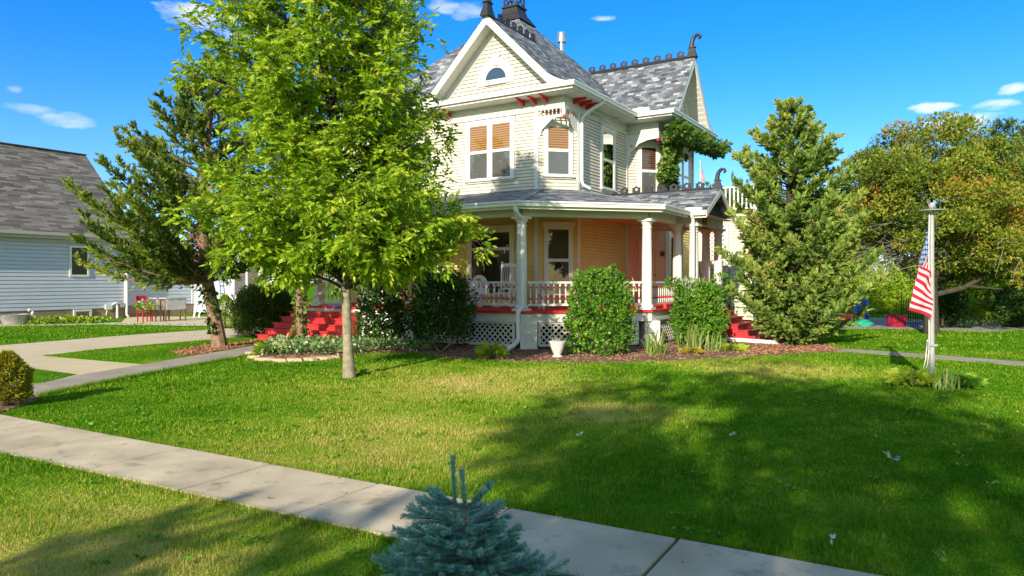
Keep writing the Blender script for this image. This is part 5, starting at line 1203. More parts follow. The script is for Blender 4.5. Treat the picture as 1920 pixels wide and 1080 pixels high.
def conifer(name, label, base, TP, tr, tips, mat, bark, tuft=.11, tw=.026, dens=1.0, spread=.5, rise=.35, cat='tree', thick=.34, bmin=.15):
    """scale-leaved conifer: tips (n,3) relative to base; each branch leaves the trunk lower down and sweeps up"""
    o = thing(name, label, cat, base)
    TP = np.asarray(TP, float); m = MB(); m.tube([tuple(p) for p in TP], tr, 10); m.build('trunk', bark, o, True)
    bm = MB(); Vs, Rs = [], []
    for tip in tips:
        tip = np.asarray(tip, float); zt = tip[2]; r0 = math.hypot(tip[0]-np.interp(zt, TP[:, 2], TP[:, 0]), tip[1]-np.interp(zt, TP[:, 2], TP[:, 1]))
        zs_ = min(max(bmin, zt-rise*r0-.1), TP[-1, 2]-.05); st = np.array([np.interp(zs_, TP[:, 2], TP[:, 0]), np.interp(zs_, TP[:, 2], TP[:, 1]), zs_])
        mid = st*.4+tip*.6+np.array([0, 0, -.18*r0]); path = curve(st, mid, tip, 10); L = np.linalg.norm(np.diff(path, axis=0), axis=1).sum()
        tube_np(bm, path, .012+.011*L, .004, 5)
        nb = max(5, int(L*17*dens)); t = RNG.uniform(.12, 1.0, nb)**.75; Pt, Tt = along(path, t)
        sl_ = thick*(1.12-t*.8)*(.6+.8*RNG.random(nb))*min(1.25, .45+L*.4)
        dd = unit(Tt*.85+rdir(nb)*.85+np.array([0, 0, .25])); E = Pt+dd*sl_[:, None]
        k = max(6, int(15*dens)); f = RNG.random((nb, k, 1)); Q_ = (Pt[:, None]*(1-f)+E[:, None]*f).reshape(-1, 3); D_ = np.repeat(dd, k, 0)
        D_ = unit(D_+rdir(len(D_))*spread+np.array([0, 0, .12])); l = tuft*(.6+.8*RNG.random(len(D_)))
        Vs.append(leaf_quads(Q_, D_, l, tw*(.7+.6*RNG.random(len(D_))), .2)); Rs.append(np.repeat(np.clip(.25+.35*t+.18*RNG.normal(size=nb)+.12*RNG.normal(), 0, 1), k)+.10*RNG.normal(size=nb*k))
    bm.build('branches', bark, o); bulk('crown', np.concatenate(Vs), DIAMOND, mat, o, np.clip(np.concatenate(Rs), 0, 1)); return o
def tips_env(n, zs, rfun, z0, z1, jit=.25, pw=1.0, cx=0, cy=0):
    out = []
    for i in range(n):
        z = z0+(z1-z0)*((i+.5)/n)**pw; a = i*2.399+RNG.normal()*.25; r = rfun(z, a)*(RNG.uniform(.55, 1.0) if i % 2 else RNG.uniform(.85, 1+jit)); out.append((cx(z)+r*math.cos(a) if callable(cx) else cx+r*math.cos(a), cy+r*math.sin(a), z+RNG.normal()*.08))
    return out
# leaning cedar on the left, long plumes to the left
bx, by = G(411, 653); k_ = F/by
CT = [(.02, 0, 0), (-.05, 0, .5), (-.22, 0, 1.3), (-.40, 0, 2.2), (-.45, 0, 3.3), (-.40, 0, 4.6), (-.25, 0, 6.0), (-.05, 0, 7.4), (0, 0, 7.9)]
def cr(z, a):
    l = np.interp(z, [1.7, 2.1, 2.7, 3.5, 4.4, 5.0, 5.8, 6.6, 7.3, 8], [1.6, 2.4, 2.6, 2.7, 2.6, 2.1, 1.6, 1.15, .75, .12]); r = np.interp(z, [1.7, 2.1, 3, 4, 5, 5.8, 6.6, 7.3, 8], [1.0, 1.4, 1.5, 1.5, 1.5, 1.1, .8, .6, .12])
    return l if math.cos(a) < 0 else lerp(l*.75, r, abs(math.cos(a)))
tips = tips_env(125, None, cr, 2.3, 7.9, .15, 1.05, cx=lambda z: float(np.interp(z, [p[2] for p in CT], [p[0] for p in CT])))
for px, py, dy in ((125, 338, -.3), (150, 400, -.5), (235, 245, .2), (222, 300, -.2), (345, 155, .1), (300, 178, -.3), (285, 195, .4), (170, 470, -.9), (145, 488, -.6), (215, 250, .5), (255, 330, -.7), (210, 350, -.4), (330, 210, -.4), (365, 140, -.2), (190, 350, .2), (380, 118, 0), (395, 110, .2), (240, 400, -1.2), (200, 430, -1.2), (300, 430, -1.4), (260, 480, -1.0), (500, 240, .1), (490, 290, -.1), (470, 330, -.4), (330, 480, -.8)):
    tips.append(((px-960)/F*(by+dy)-bx, dy, CAMH+(HZ-py)/F*(by+dy)))
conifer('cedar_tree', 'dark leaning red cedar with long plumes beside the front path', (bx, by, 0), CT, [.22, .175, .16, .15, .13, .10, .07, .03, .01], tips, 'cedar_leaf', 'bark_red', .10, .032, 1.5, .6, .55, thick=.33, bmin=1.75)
# slimmer ivy-clad tree behind the ash
sx0, sy0 = G(566, 646)
ST = [(0, 0, 0), (-.03, 0, 1.0), (-.06, 0, 1.9), (.0, 0, 3.2), (0, 0, 5.2), (.03, 0, 6.6)]
conifer('cedar_tree', 'thin-trunked cedar wrapped in ivy behind the ash, by the left red steps', (sx0, sy0, 0), ST, [.17, .14, .13, .11, .07, .01], tips_env(70, None, lambda z, a: float(np.interp(z, [2, 3, 4.5, 6.7], [1.3, 1.6, 1.5, .2])), 2.2, 6.7), 'cedar_leaf', 'bark_red', .13, .034, .8, .5, .4)
# big juniper on the right
jx, jy = G(1482, 646)
def jr(z, a):
    w = float(np.interp(z, [.2, .6, 1.2, 2.0, 3.0, 3.8, 4.6, 5.3, 6.0, 6.6, 6.95], [1.15, 1.65, 1.8, 1.85, 1.75, 1.62, 1.45, 1.22, .82, .45, .08])); c = math.cos(a)
    if z < 1.5: w *= .60 if c < -.2 else .76 if c > .2 else .9
    if c < -.2 and 1.4 < z < 4.4: w *= .83
    return w*(1.0+.16*math.sin(3*a+z*2.1)+.11*math.sin(5*a-z*3))
JT = [(0, 0, 0), (.02, 0, 1.5), (-.02, 0, 3.5), (0, 0, 5.4), (0, 0, 6.8)]
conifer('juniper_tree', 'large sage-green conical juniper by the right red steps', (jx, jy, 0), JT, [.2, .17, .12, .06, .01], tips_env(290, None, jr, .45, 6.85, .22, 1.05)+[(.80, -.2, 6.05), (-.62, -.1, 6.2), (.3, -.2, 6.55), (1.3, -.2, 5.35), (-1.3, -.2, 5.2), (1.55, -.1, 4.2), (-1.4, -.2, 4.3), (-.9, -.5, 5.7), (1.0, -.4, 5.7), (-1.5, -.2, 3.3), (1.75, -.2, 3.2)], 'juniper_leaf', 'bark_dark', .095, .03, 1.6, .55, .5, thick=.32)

def shrub(name, label, px, py, blobs, per, leaf, width, mat, cat='shrub', stems=3, bark='bark_grey', group=None, flat=.95, shell=.6, extra=None):
    x, y = G(px, py); o = thing(name, label, cat, (x, y, 0), 0, group)
    C = np.array([b[:3] for b in blobs], float); R = np.array([b[3] for b in blobs], float)
    m = MB()
    for i in range(stems):
        a = 2*math.pi*i/max(1, stems)+.4; c = C[i % len(C)]; m.tube([(.06*math.cos(a), .06*math.sin(a), 0), (c[0]*.5+.08*math.cos(a), c[1]*.5+.08*math.sin(a), c[2]*.6), tuple(c)], [.03, .022, .008], 6)
    if stems: m.build('stem', bark, o)
    n = len(C)//2; j = RNG.integers(0, len(C), n); d = unit(rdir(n)+np.array([0, 0, .6])); C2 = C[j]+d*(R[j]*RNG.uniform(.75, 1.3, n))[:, None]
    cloud(np.concatenate([C, C2]), np.concatenate([R, np.full(n, .11)]), np.concatenate([np.full(len(C), per), np.full(n, max(12, per//10))]), leaf, width, mat, 'foliage', o, flat, np.concatenate([np.full(len(C), shell), np.full(n, .1)]))
    if extra: extra(o, C, R)
    return o
def ball_blobs(w, h, n, r, bulge=1.0, z0=.15):
    """clumps over a rounded upright shape"""
    out = []
    for i in range(n):
        a = i*2.399; f = (i+.5)/n; z = z0+(h-z0-r*.6)*f; q = math.sin(math.pi*min(1, .22+.70*f))**.5*bulge
        k = w*q*RNG.uniform(.75, 1.0)*(1-r*.35/w); out.append((k*math.cos(a), k*math.sin(a), z+RNG.normal()*.04, r*RNG.uniform(.8, 1.15)))
    out += [(w*.35*RNG.normal(), w*.35*RNG.normal(), h-r*RNG.uniform(.6, 1.0), r) for _ in range(6)]
    return out
def flowers(n, mat='blossom', size=.045):
    def f(o, C, R):
        i = RNG.integers(0, len(C), n); d = rdir(n); d[:, 1] = -abs(d[:, 1]); P_ = C[i]+d*(R[i]*1.02)[:, None]
        V = leaf_quads(np.repeat(P_, 3, 0), unit(rdir(n*3)+np.array([0, -1, .3])), size, size*.9, .1); bulk('blossom', V, DIAMOND, mat, o)
    return f
shrub('flowering_shrub', 'rounded lit green shrub with pale blossoms before the porch centre', 1124, 663, ball_blobs(.82, 2.05, 64, .24), 190, .075, .62, 'shrub_leaf', extra=flowers(130))
shrub('flowering_shrub', 'green shrub with bleached stalks between the white column and right steps', 1312, 648, [(x*1.0, y, z, r) for x, y, z, r in ball_blobs(.70, 1.75, 60, .25)]+[(-.75, 0, 1.7, .2), (.55, -.1, 1.75, .25), (.7, 0, 1.4, .22)], 180, .08, .6, 'shrub_leaf', extra=lambda o, C, R: (flowers(50)(o, C, R), bulk('dry_stalk', blades(np.column_stack([RNG.normal(size=160)*.14-.25, RNG.normal(size=160)*.1-.2, RNG.uniform(1.3, 1.75, 160)]), .25, .02, .9), [(0, 1, 2)], 'pale_leaf', o)))
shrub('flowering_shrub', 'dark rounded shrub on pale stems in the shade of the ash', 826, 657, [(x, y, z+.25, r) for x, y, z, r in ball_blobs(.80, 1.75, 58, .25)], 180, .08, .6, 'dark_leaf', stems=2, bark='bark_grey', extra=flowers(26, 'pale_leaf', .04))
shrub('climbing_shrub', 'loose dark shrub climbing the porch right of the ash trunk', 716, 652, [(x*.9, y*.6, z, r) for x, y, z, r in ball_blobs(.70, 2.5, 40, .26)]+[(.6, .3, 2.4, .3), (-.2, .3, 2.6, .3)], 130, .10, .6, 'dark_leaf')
shrub('spirea_bush', 'fine-leaved arching dark bush left of the front red steps', 498, 630, [(x*1.05, y, z*.98, r) for x, y, z, r in ball_blobs(.95, 1.62, 95, .27, 1.0)]+[(.25*RNG.normal(), .2*RNG.normal(), RNG.uniform(.2, 1.2), .45) for _ in range(10)]+[(-1.0, -.2, .8, .25), (-.85, -.3, 1.1, .25)], 260, .08, .36, 'bush_leaf', 'bush', stems=5)
def topiary(label, px, py, w, h, mat, n, leaf):
    x, y = G(px, py); o = thing('dwarf_spruce', label, 'shrub', (x, y, 0))
    m = MB(); m.tube([(0, 0, 0), (0, 0, h*.7)], [.05, .02], 7); m.build('trunk', 'bark_dark', o)
    f = RNG.random(n)**.8; a = RNG.random(n)*2*np.pi; prof = np.interp(f, [0, .12, .35, .6, .85, 1], [.55, .9, 1, .82, .42, .05])*(1+.13*np.sin(a*3+f*9)+.10*np.sin(a*7-f*17))
    r = w*prof*(.78+.24*RNG.random(n)); P_ = np.stack([r*np.cos(a), r*np.sin(a), .06+h*f*.95], 1)
    D = unit(np.stack([np.cos(a), np.sin(a), np.full(n, .5)], 1)+rdir(n)*.7); bulk('foliage', leaf_quads(P_, D, leaf*(.6+.8*RNG.random(n)), leaf*.38), DIAMOND, mat, o); return o
o = topiary('rounded golden-green dwarf spruce at the left edge of the lawn', 14, 762, .285, .74, 'topiary_leaf', 9000, .055)
topiary('small yellow-green cone spruce behind the leaning cedar trunk', 422, 616, .44, 1.22, 'hedge_leaf', 5000, .08)

# ---- low plants
def hosta(label, px, py, r, h, n, mat='hosta_leaf', leaf=.2, w=.5, cat='plant', group=None, name='hosta', out=None):
    x, y = G(px, py); o = thing(name, label, cat, (x, y, 0), 0, group)
    a = RNG.random(n)*2*np.pi; q = r*RNG.random(n)**.6; P_ = np.stack([q*np.cos(a)*.55, q*np.sin(a)*.55, h*(.25+.6*RNG.random(n))*(1-.45*q/r)], 1)
    D = unit(np.stack([np.cos(a), np.sin(a), .35-.7*RNG.random(n)], 1)+rdir(n)*.3); L = leaf*(.7+.6*RNG.random(n))
    bulk('leaf_clump', leaf_quads(P_, D, L, L*w, .18, np.stack([-np.sin(a), np.cos(a), np.zeros(n)], 1)+.35*rdir(n)), DIAMOND, mat, o)
    m = MB(); m.lathe([(.03, 0), (.04, h*.15), (.0, h*.3)], (0, 0, 0), 6); m.build('crown', mat if False else 'bark_dark', o); return o
def iris(label, px, py, n, h, mat='iris_leaf', r=.2, w=.05):
    x, y = G(px, py); o = thing('iris_clump', label, 'plant', (x, y, 0))
    V = []
    for i in range(n):
        a = RNG.random()*2*math.pi; l = RNG.uniform(.15, .75); p = np.array([RNG.normal()*r*.5, RNG.normal()*r*.4, 0]); H_ = h*RNG.uniform(.6, 1.1)
        e = p+np.array([math.cos(a)*l*H_, math.sin(a)*l*H_, H_*math.sqrt(max(.1, 1-l*l))-(.25*H_ if l > .55 else 0)]); c = curve(p, p*.5+e*.5+np.array([0, 0, .22*H_]), e, 6); s = np.array([-math.sin(a), math.cos(a), 0])
        for j in range(5):
            w0, w1 = w*(1-.9*(j/5)**2), w*(1-.9*((j+1)/5)**2); V.append([c[j]-s*w0/2, c[j]+s*w0/2, c[j+1]+s*w1/2, c[j+1]-s*w1/2])
    bulk('blade_fan', np.array(V), DIAMOND, mat, o, np.repeat(RNG.random(n), 5)); return o
hosta('bright yellow-green hosta at the foot of the corner downspout', 921, 672, .38, .42, 120, leaf=.22, w=.42)
iris('pale green iris clump before the white corner pier', 1228, 665, 46, .68); iris('tall iris clump left of the right red steps', 1300, 657, 54, .72, r=.35); iris('small iris fan between the golden plant and right steps', 1338, 660, 20, .5)
hosta('low golden-leaved plant at the lawn edge beneath the irises', 1297, 664, .42, .24, 260, 'gold_leaf', .09, .5, name='golden_plant')
hosta('flat green hosta in front of the white splash trough', 1372, 657, .5, .22, 130, leaf=.2)
hosta('bushy yellow-green hosta left of the flagpole foot', 1712, 723, .58, .36, 240, leaf=.17); hosta('darker green hosta right of the flagpole irises', 1800, 727, .42, .32, 170, 'shrub_leaf', .16)
iris('pale iris blades right at the flagpole foot', 1772, 731, 30, .36, w=.03, r=.22); hosta('lone small plant tuft beside the ash trunk base', 672, 703, .18, .14, 30, 'shrub_leaf', .10); hosta('lime hosta beside the lowest left red step', 505, 664, .42, .40, 120, 'hedge_leaf', .2, .45)
n = 5200; P2 = RNG.uniform([-7.3, 16.9], [-2.0, 19.6], (n, 2)); keep = inpoly(P2, pg((486, 672), (560, 676), (640, 670), (700, 661), (830, 660), (800, 650), (720, 645), (640, 640), (560, 641), (495, 655))); P2 = P2[keep]
Z_ = .05+.22*RNG.random(len(P2)); D = unit(rdir(len(P2))+np.array([0, -.4, .5])); L = .10*(.6+.8*RNG.random(len(P2)))
tag(bulk('ground_cover', leaf_quads(np.column_stack([P2, Z_]), D, L, L*.6, .15), DIAMOND, 'variegated_leaf'), kind='stuff')
n = 900; xs = RNG.random(n); a_, b_ = np.array(G(55, 609)), np.array(G(195, 605)); P2 = a_+(b_-a_)*xs[:, None]+RNG.normal(size=(n, 2))*.15
tag(bulk('weeds', leaf_quads(np.column_stack([P2, .04+.2*RNG.random(n)]), unit(rdir(n)+np.array([0, 0, .4])), .16, .08), DIAMOND, 'hedge_leaf'), kind='stuff')
# ivy on trunks and on the house
def ivy(label, base, pts, rad, n, leaf, mat='ivy_leaf', rz=0, parts=None):
    o = thing('ivy_vine', label, 'vine', base, rz); pts = np.asarray(pts, float); t = RNG.random(n); p, d = along(pts, t); R = np.interp(t, np.linspace(0, 1, len(rad)), rad)
    off = rdir(n); p = p+off*R[:, None]*(.55+.45*RNG.random(n))[:, None]; D = unit(off*.8+rdir(n)*.7+np.array([0, 0, -.35])); L = leaf*(.6+.8*RNG.random(n))
    bulk('foliage', leaf_quads(p, D, L, L*.8, .15), DIAMOND, mat, o); m = MB(); m.tube([tuple(q) for q in pts], .018, 5); m.build('stem', 'bark_red', o); return o
ivy('dark ivy clinging to the leaning cedar trunk', (bx, by, 0), [(-.05, -.1, .4), (-.25, -.12, 1.3), (-.40, -.12, 2.2), (-.44, -.1, 2.6)], [.10, .22, .36, .4], 420, .12, 'dark_leaf')
ivy('ivy growing up the thin cedar trunk by the left steps', (sx0, sy0, 0), [(0, -.05, 0), (-.03, -.05, .9), (-.06, 0, 1.7), (-.05, 0, 2.4)], [.32, .14, .28, .45], 520, .11)
vine = thing('ivy_vine', 'leafy vine hanging under the eave of the right side gable', 'vine', (1.52, 20.85, 0), RZ)
C, R = [], []
for i in range(46):
    f = i/45; C.append((1.72+.25*math.sin(i*1.7)*f+.1, lerp(4.45, 9.75, f), 6.98-.22*RNG.random()-.12*math.sin(f*3)+.1*f)); R.append(lerp(.30, .24, f)*RNG.uniform(.8, 1.15))
for i in range(26): f = i/25; C.append((1.28+.12*RNG.normal()*.8, 5.6+.25*RNG.normal()*.6-.3*f, lerp(6.7, 5.3, f))); R.append(.24*(1-.45*f))
for i in range(7): C.append((1.22, 5.85+.1*RNG.normal(), lerp(5.2, 4.5, i/6))); R.append(.12)
for i in range(8): C.append((1.5, 5.0+i*.12, 6.75)); R.append(.28)
cloud(C, R, 95, .13, .75, 'ivy_leaf', 'foliage', vine, .95, .45, -.3)
m = MB(); m.tube([(1.2, 5.9, 4.4), (1.22, 5.8, 5.4), (1.25, 5.6, 6.4), (1.6, 5.2, 7.0), (1.75, 7, 7.05), (1.75, 9.3, 7.1)], .02, 5)
for i in range(26):
    y = RNG.uniform(.6, 4.6); p = Vector((.05, y, 6.9+.2*RNG.random())); q = p+Vector((RNG.uniform(.0, .3), RNG.normal()*.4, RNG.uniform(-.25, .15))); m.tube([tuple(p), tuple((p+q)/2+Vector((.04, .03, .05))), tuple(q)], .007, 4)
m.build('stem', 'bark_grey', vine)

# ---- blue spruce sapling in the foreground
px0 = 4.0; spx = -.262
sp_ = thing('blue_spruce', 'small blue spruce sapling in front of the sidewalk', 'sapling', (spx, px0, 0))
def fp(px, py, dy=0.): d = px0+dy; return np.array([(px-960)/F*d-spx, dy, CAMH+(HZ-py)/F*d])
stems, needles, rn = MB(), [], []
def sprig(path, r0, nl, dens, up=.0, lean=.62):
    tube_np(stems, path, r0, r0*.45, 6); L = np.linalg.norm(np.diff(path, axis=0), axis=1).sum(); n = int(L*dens); t = RNG.random(n); p, d = along(path, t)
    rad = rdir(n); rad = unit(rad-d*np.sum(rad*d, 1)[:, None]+np.array([0, 0, up])); D = unit(d*lean+rad*.85); l = nl*(.8+.4*RNG.random(n))
    needles.append(leaf_quads(p+rad*r0*.6, D, l, .0042, .0)); rn.append(np.clip(.45+.22*RNG.normal()+.12*RNG.normal(size=n)+.15*(rad[:, 2]), 0, 1))
tr0 = fp(876, 1150); lead = np.array([fp(876, 1190), fp(876, 1080), fp(874, 1000), fp(872, 955), fp(869, 920), fp(866, 884)])
sprig(lead[2:], .0075, .026, 2000, .3, .8); tube_np(stems, lead[:4], .016, .008, 7)
sprig(np.array([fp(853, 985), fp(853, 950), fp(851, 905), fp(849, 857)]), .0065, .024, 2000, .3, .8)
EXPL = [((874, 955), (804, 919), .0), ((873, 960), (779, 936), -.10), ((874, 985), (762, 952), .05), ((874, 1010), (737, 991), -.05), ((875, 1050), (739, 1027), -.12), ((876, 1085), (699, 1046), -.03), ((872, 955), (917, 908), -.05), ((874, 985), (941, 941), .06), ((874, 1000), (955, 968), -.08), ((875, 1030), (978, 990), -.02), ((875, 1050), (969, 1008), .1), ((876, 1060), (978, 1029), -.12), ((877, 1120), (1067, 1051), .0), ((872, 950), (900, 945), .12), ((872, 950), (838, 945), .10)]
def branch(a, b, r=.006, nl=.027, side=True):
    a = np.asarray(a); b = np.asarray(b); L = np.linalg.norm(b-a); mid = a*.45+b*.55+np.array([0, 0, -.10*L]); path = curve(a, mid, b, 7); sprig(path, r, nl, 1700, .35)
    if side and L > .12:
        d = unit(b-a); s = unit(np.cross(d, np.array([0, 0, 1.])))
        for f in (.38, .55, .72):
            for sg in (-1, 1):
                if RNG.random() < .18: continue
                p, _ = along(path, np.array([f])); p = p[0]; e = p+unit(d*.75+s*sg*.75+np.array([0, 0, RNG.uniform(-.05, .2)]))*L*(.62-.42*f)*RNG.uniform(.8, 1.2); sprig(curve(p, (p+e)/2+np.array([0, 0, -.01]), e, 4), .004, .023, 1700, .3)
for (ax_, ay_), (b0, b1), dy in EXPL: branch(fp(ax_, ay_), fp(b0, b1, dy))
for i in range(38):
    f = (i+.5)/38; zz = lerp(fp(0, 975)[2], .03, f); a = i*2.399+.5; L = lerp(.16, .52, f**.8)*RNG.uniform(.75, 1.05); st = np.array([np.interp(zz, lead[::-1, 2][::-1] if False else np.sort(lead[:, 2]), lead[np.argsort(lead[:, 2]), 0]), 0, zz])
    branch(st, st+np.array([math.cos(a)*L, math.sin(a)*L, L*RNG.uniform(.12, .42)]))
stems.build('stem', 'bark_red', sp_); bulk('needles', np.concatenate(needles), DIAMOND, 'spruce_needle', sp_, np.concatenate(rn))
m = MB(); c = fp(867, 882); m.lathe([(.004, 0), (.012, .008), (.010, .02), (0, .032)], tuple(c), 8); m.build('bud', 'rope', sp_, True)

# ---- broadleaf trees
def broad(name, label, base, H_, trunk_r, blobs, per, leaf, width, mat, bark='bark_dark', group=None, fork=.35, cat='tree', flat=.75, shell=.45, twigs=0, lean=0):
    o = thing(name, label, cat, base, 0, group); C = np.array([b[:3] for b in blobs], float); R = np.array([b[3] for b in blobs], float)
    m = MB(); m.tube([(0, 0, -.05), (lean*.3, 0, H_*fork*.5), (lean*.6, 0, H_*fork), (lean, 0, H_*.8)], [trunk_r*1.25, trunk_r, trunk_r*.85, trunk_r*.3], 10); m.build('trunk', bark, o, True)
    m = MB()
    nm_ = min(len(C), 9); mains = []
    for k, i in enumerate(np.linspace(0, len(C)-1, nm_).astype(int)):
        c = C[i]; z0 = min(H_*fork*(.65+.55*k/nm_), c[2]); p = np.array([lean*.5, 0, z0]); pth = curve(p, p*.4+c*.6+np.array([0, 0, .25]), c, 7); tube_np(m, pth, trunk_r*.42, .02, 6); mains.append(pth)
    hubs = np.concatenate([q[2:6] for q in mains])
    for c in C[::2]:
        p = hubs[np.argmin(np.linalg.norm(hubs-c, axis=1)+.6*np.maximum(0, hubs[:, 2]-c[2]))]; tube_np(m, curve(p, (p+c)/2+np.array([0, 0, .12]), c, 5), trunk_r*.16, .008, 4)
    for i in range(twigs):
        c = C[RNG.integers(0, len(C))]; p = c*.8+np.array([0, 0, c[2]*.1]); d = rdir(1)[0]; e = c+d*RNG.uniform(.3, .9); tube_np(m, curve(p, (p+e)/2+rdir(1)[0]*.15, e, 5), .018, .004, 4)
    m.build('branches', bark, o); cloud(C, R, per, leaf, width, mat, 'crown', o, flat, shell); return o
def crown_blobs(n, rx, ry, z0, z1, r, k=.55, cx=0):
    out = []
    for i in range(n):
        d = rdir(1)[0]; q = RNG.uniform(k, 1.0); zc, hz = (z0+z1)/2, (z1-z0)/2; out.append((cx+d[0]*rx*q, d[1]*ry*q, zc+d[2]*hz*q, r*RNG.uniform(.75, 1.3)))
    return out
ox, oy = G(1746, 626)
ob = crown_blobs(150, 3.2, 2.6, 2.1, 6.9, .55, .5, .3)+[(-2.6, -.3, 4.9, .5), (-2.5, 0, 4.0, .45), (-2.2, .2, 5.8, .5), (-1.2, -.2, 6.7, .5), (.9, 0, 6.9, .5), (2.9, -.6, 3.3, .5), (3.0, -.4, 5.0, .6), (-1.6, -1.6, 3.0, .5), (1.4, -1.8, 3.0, .5)]+[(RNG.uniform(.5, 3.6), RNG.uniform(-2.2, 1.5), RNG.uniform(1.7, 3.0), .45) for _ in range(26)]
oak = broad('orange_tree', 'spreading tree with olive and orange leaves behind the flagpole', (ox, oy, 0), 5.6, .20, ob, 400, .12, .5, 'autumn_leaf', 'bark_dark', fork=.36, twigs=120, flat=.7)
m = MB()                                               # bare grey twigs low on the left of the crown
for i in range(70):
    p = np.array([RNG.uniform(-1.6, -.2), RNG.uniform(-1.6, .8), RNG.uniform(2.2, 3.6)]); e = p+np.array([RNG.uniform(-1.5, -.4), RNG.uniform(-.8, .5), RNG.uniform(-.7, .5)]); q = curve(p, (p+e)/2+np.array([0, 0, .25]), e, 6); tube_np(m, q, .02, .005, 4)
    for k in range(3): g = q[RNG.integers(2, 6)]; h = g+np.array([RNG.uniform(-.6, .1), RNG.uniform(-.4, .4), RNG.uniform(-.35, .35)]); tube_np(m, curve(g, (g+h)/2+rdir(1)[0]*.06, h, 4), .009, .003, 3)
m.build('bare_twigs', 'bark_twig', oak); m = MB()
for i in range(30):
    p = np.array([RNG.uniform(.6, 2.2), RNG.uniform(-2.2, -.6), RNG.uniform(2.4, 3.2)]); e = p+np.array([RNG.uniform(-.6, .8), RNG.uniform(-.5, .2), RNG.uniform(-.9, .3)]); tube_np(m, curve(p, (p+e)/2+rdir(1)[0]*.15, e, 6), .014, .004, 4)
m.build('bare_twigs', 'bark_twig', oak)
m = MB(); m.tube([(.1, 0, 1.3), (.9, -.3, 1.55), (1.7, -.5, 2.05), (2.6, -.6, 2.5)], [.09, .08, .06, .03], 8); m.tube([(1.0, -.3, 1.6), (1.9, -.7, 1.5)], [.05, .02], 6); m.tube([(0, 0, 1.4), (-.9, -.4, 2.0), (-1.6, -.5, 2.7)], [.09, .06, .03], 8); m.build('limb', 'bark_dark', oak, True)
GB = 'trees behind the right lawn'
def at(px, d): return ((px-960)/F*d, d, 0)
broad('orange_tree', 'second orange-leaved tree at the right edge of the view', at(1950, 26), 6, .2, crown_blobs(110, 3.1, 2.4, 1.9, 6.4, .6, .4), 340, .12, .45, 'autumn_leaf', 'bark_dark', group=GB, twigs=40)
conifer('pine_tree', 'tall grey-green pine rising behind the orange tree', at(1885, 42), [(0, 0, 0), (0, 0, 5), (0, 0, 10.9)], [.3, .22, .02], tips_env(150, None, lambda z, a: float(np.interp(z, [3, 6, 8, 10, 11.2], [2.8, 3.2, 2.7, 1.8, .3])), 3.5, 11.2), 'pine_leaf', 'bark_dark', .30, .07, .55, .6, .2, thick=.5)
conifer('pine_tree', 'grey-green pine at the far right edge, lower than its neighbour', at(1990, 40), [(0, 0, 0), (0, 0, 5), (0, 0, 9.6)], [.3, .22, .02], tips_env(100, None, lambda z, a: float(np.interp(z, [3, 6, 8, 10], [2.8, 3.0, 2.2, .3])), 3.5, 9.8), 'pine_leaf', 'bark_dark', .30, .07, .5, .6, .2, thick=.5)
def hedge(label, px, d, w_, dp, h_, n, mat='hedge_leaf', r=.42, per=330, leaf=.10, name='hedge', cat='hedge', group=None):
    b = [(RNG.uniform(-w_, w_), RNG.uniform(-dp, dp)*.8, RNG.uniform(.25, h_-r*.7)*(1 if RNG.random() < .5 else 1), r*RNG.uniform(.75, 1.2)) for _ in range(n)]
    o = thing(name, label, cat, at(px, d), 0, group); m = MB()
    for k in range(3): m.tube([(w_*(k-1)*.6, 0, 0), (w_*(k-1)*.6, 0, h_*.7)], [.05, .02], 6)
    m.build('stem', 'bark_dark', o); cloud([q[:3] for q in b], [q[3] for q in b], per, leaf, .45, mat, 'foliage', o, .95, .6); return o
hedge('bright lime hedge mass right of the orange tree trunk', 1838, 41, 2.3, .9, 4.5, 80, r=.6, per=360, leaf=.14)
hedge('lime hedge left of the flag, behind the wide red planter', 1690, 39, 2.0, .7, 3.0, 52, r=.5, leaf=.13)
hedge('sunlit hedge beside the blue barrel next to the juniper', 1575, 38, 1.6, .7, 3.1, 44, r=.5, leaf=.13)
hedge('low yellow-green bush at the foot of the bright lime hedge', 1822, 28.2, .55, .4, 1.0, 14, r=.3, per=260, name='bush', cat='bush')
hedge('dark green bush between the lime hedge and right edge', 1905, 27.5, .75, .6, 1.5, 26, 'dark_leaf', .36, 260, .12, 'bush', 'bush'); hedge('dark shrub mass right behind the orange tree trunk', 1782, 27, .5, .4, 1.7, 16, 'dark_leaf', .34, 240, .12, 'bush', 'bush')
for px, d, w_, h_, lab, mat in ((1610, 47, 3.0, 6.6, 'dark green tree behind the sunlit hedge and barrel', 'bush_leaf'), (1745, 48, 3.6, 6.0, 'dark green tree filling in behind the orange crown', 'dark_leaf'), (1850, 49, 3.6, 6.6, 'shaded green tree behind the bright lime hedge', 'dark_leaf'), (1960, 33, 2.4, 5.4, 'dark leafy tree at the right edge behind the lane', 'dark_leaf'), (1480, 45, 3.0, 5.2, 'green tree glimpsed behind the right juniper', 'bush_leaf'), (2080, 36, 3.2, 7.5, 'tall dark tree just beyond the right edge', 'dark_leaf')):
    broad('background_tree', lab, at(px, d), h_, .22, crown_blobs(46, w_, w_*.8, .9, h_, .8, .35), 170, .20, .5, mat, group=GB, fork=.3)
for px, d, w_, h_, lab in ((1330, 95, 5.5, 14.6, 'far round treetop left of the portico horn'), (1290, 100, 5.0, 13.2, 'far low treetop seen under the side gable'), (1385, 90, 5.0, 13.0, 'far treetop behind the white balcony railing'), (1560, 70, 6.0, 9.5, 'far hazy tree between juniper and orange tree')):
    broad('distant_tree', lab, at(px, d), h_, .3, crown_blobs(40, w_, w_*.7, h_*.35, h_, 1.5, .4), 120, .5, .6, 'bush_leaf', group='far trees beyond the houses', fork=.4)
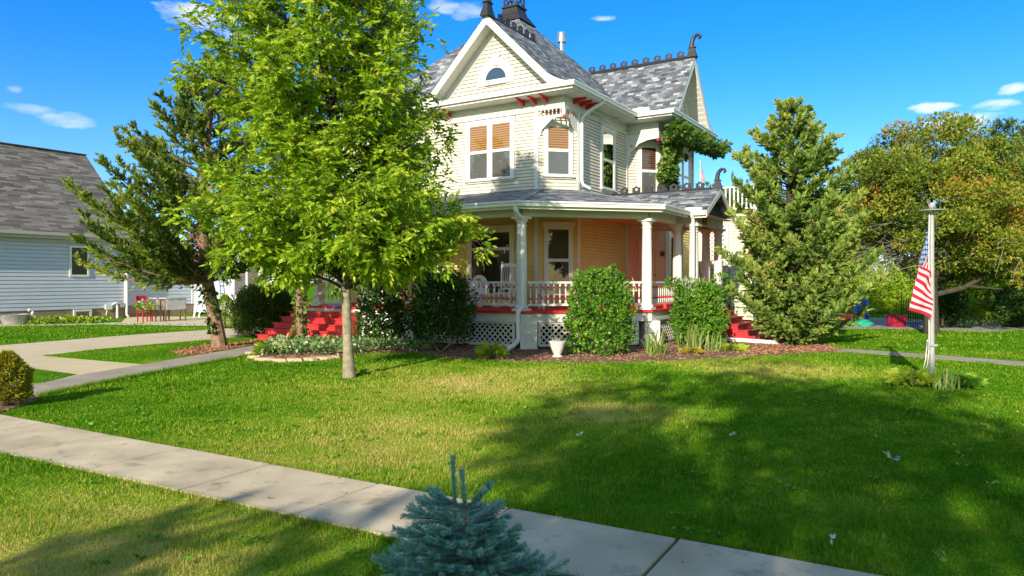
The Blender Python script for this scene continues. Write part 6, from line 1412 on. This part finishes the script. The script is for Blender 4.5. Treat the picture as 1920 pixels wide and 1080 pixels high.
hedge('leafy green shrubs seen through the portico columns', 1350, 27.5, 1.4, .5, 3.0, 26, 'bush_leaf', .4, 150, .13, 'bush', 'bush')
# street trees behind the camera: they throw the dappled shade on the lawn
for nm, (x, y), lab, bl in (('street_tree', (-4.4, -9.6), 'tall street tree behind the viewpoint shading the lawn', crown_blobs(64, 3.5, 3.2, 4.2, 11.2, .78, .25)), ('street_tree', (4.0, -8.6), 'second street tree behind the viewpoint shading the right lawn', crown_blobs(42, 2.3, 2.6, 6.2, 11.6, .7, .3))):
    broad(nm, lab, (x, y, 0), 8, .3, bl, 72, .28, .6, 'shrub_leaf', group='street trees that shade the lawn', fork=.5)

n = 420; P2 = np.column_stack([RNG.uniform(-6, 8, n), RNG.uniform(3.2, 16, n)]); kp = ~inpoly(P2, SWALK) & ~inpoly(P2, FRONTBED) & ~inpoly(P2, DRIVE) & ~inpoly(P2, WALK) & ~inpoly(P2, TOPBED); P2 = np.repeat(P2[kp], 7, 0)
P2 = P2+RNG.normal(size=P2.shape)*.035; D = unit(rdir(len(P2))*np.array([1, 1, .35])+np.array([0, 0, .25])); L = RNG.uniform(.03, .065, len(P2))
tag(bulk('lawn_weeds', leaf_quads(np.column_stack([P2, np.full(len(P2), .02)]), D, L, L*.6, .1), DIAMOND, 'shrub_leaf'), kind='stuff')
n = 260; P2 = np.column_stack([RNG.uniform(-6, 9, n), RNG.uniform(3.2, 17, n), np.full(n, .045)]); kp = ~inpoly(P2[:, :2], FRONTBED) & ~inpoly(P2[:, :2], DRIVE) & ~inpoly(P2[:, :2], WALK); P2 = P2[kp]; L = RNG.uniform(.015, .04, len(P2))
tag(bulk('leaf_litter', leaf_quads(P2, unit(rdir(len(P2))*np.array([1, 1, .3])), L, L*.6, .2), DIAMOND, 'litter'), kind='stuff')

broad('street_tree', 'low young street tree behind the viewpoint shading the sidewalk', (-3.6, -5.5, 0), 5.2, .10, crown_blobs(38, 2.0, 1.7, 3.3, 6.0, .55, .2)+[(x-2.9, y, z, r) for x, y, z, r in crown_blobs(9, 1.1, .9, 3.6, 5.2, .38, .2)], 66, .22, .55, 'shrub_leaf', group='street trees that shade the lawn', fork=.5)
for i, (x, y, w_, h_) in enumerate(((-32, -38, 5.5, 9), (-20, -40, 5, 8), (-9, -37, 5.5, 9.5), (3, -41, 5, 8.5), (14, -38, 5.5, 9.5), (26, -40, 6, 9), (40, -36, 6, 9.5))):  # unseen trees, added so the windows reflect foliage instead of bright sky
    broad('reflection_tree', 'unseen leafy tree added behind the viewpoint for the window reflections', (x, y, 0), h_, .3, crown_blobs(60, w_, w_*.6, .6, h_+2, 1.4, .3), 190, .7, .7, 'bush_leaf', group='trees added for window reflections', fork=.3)
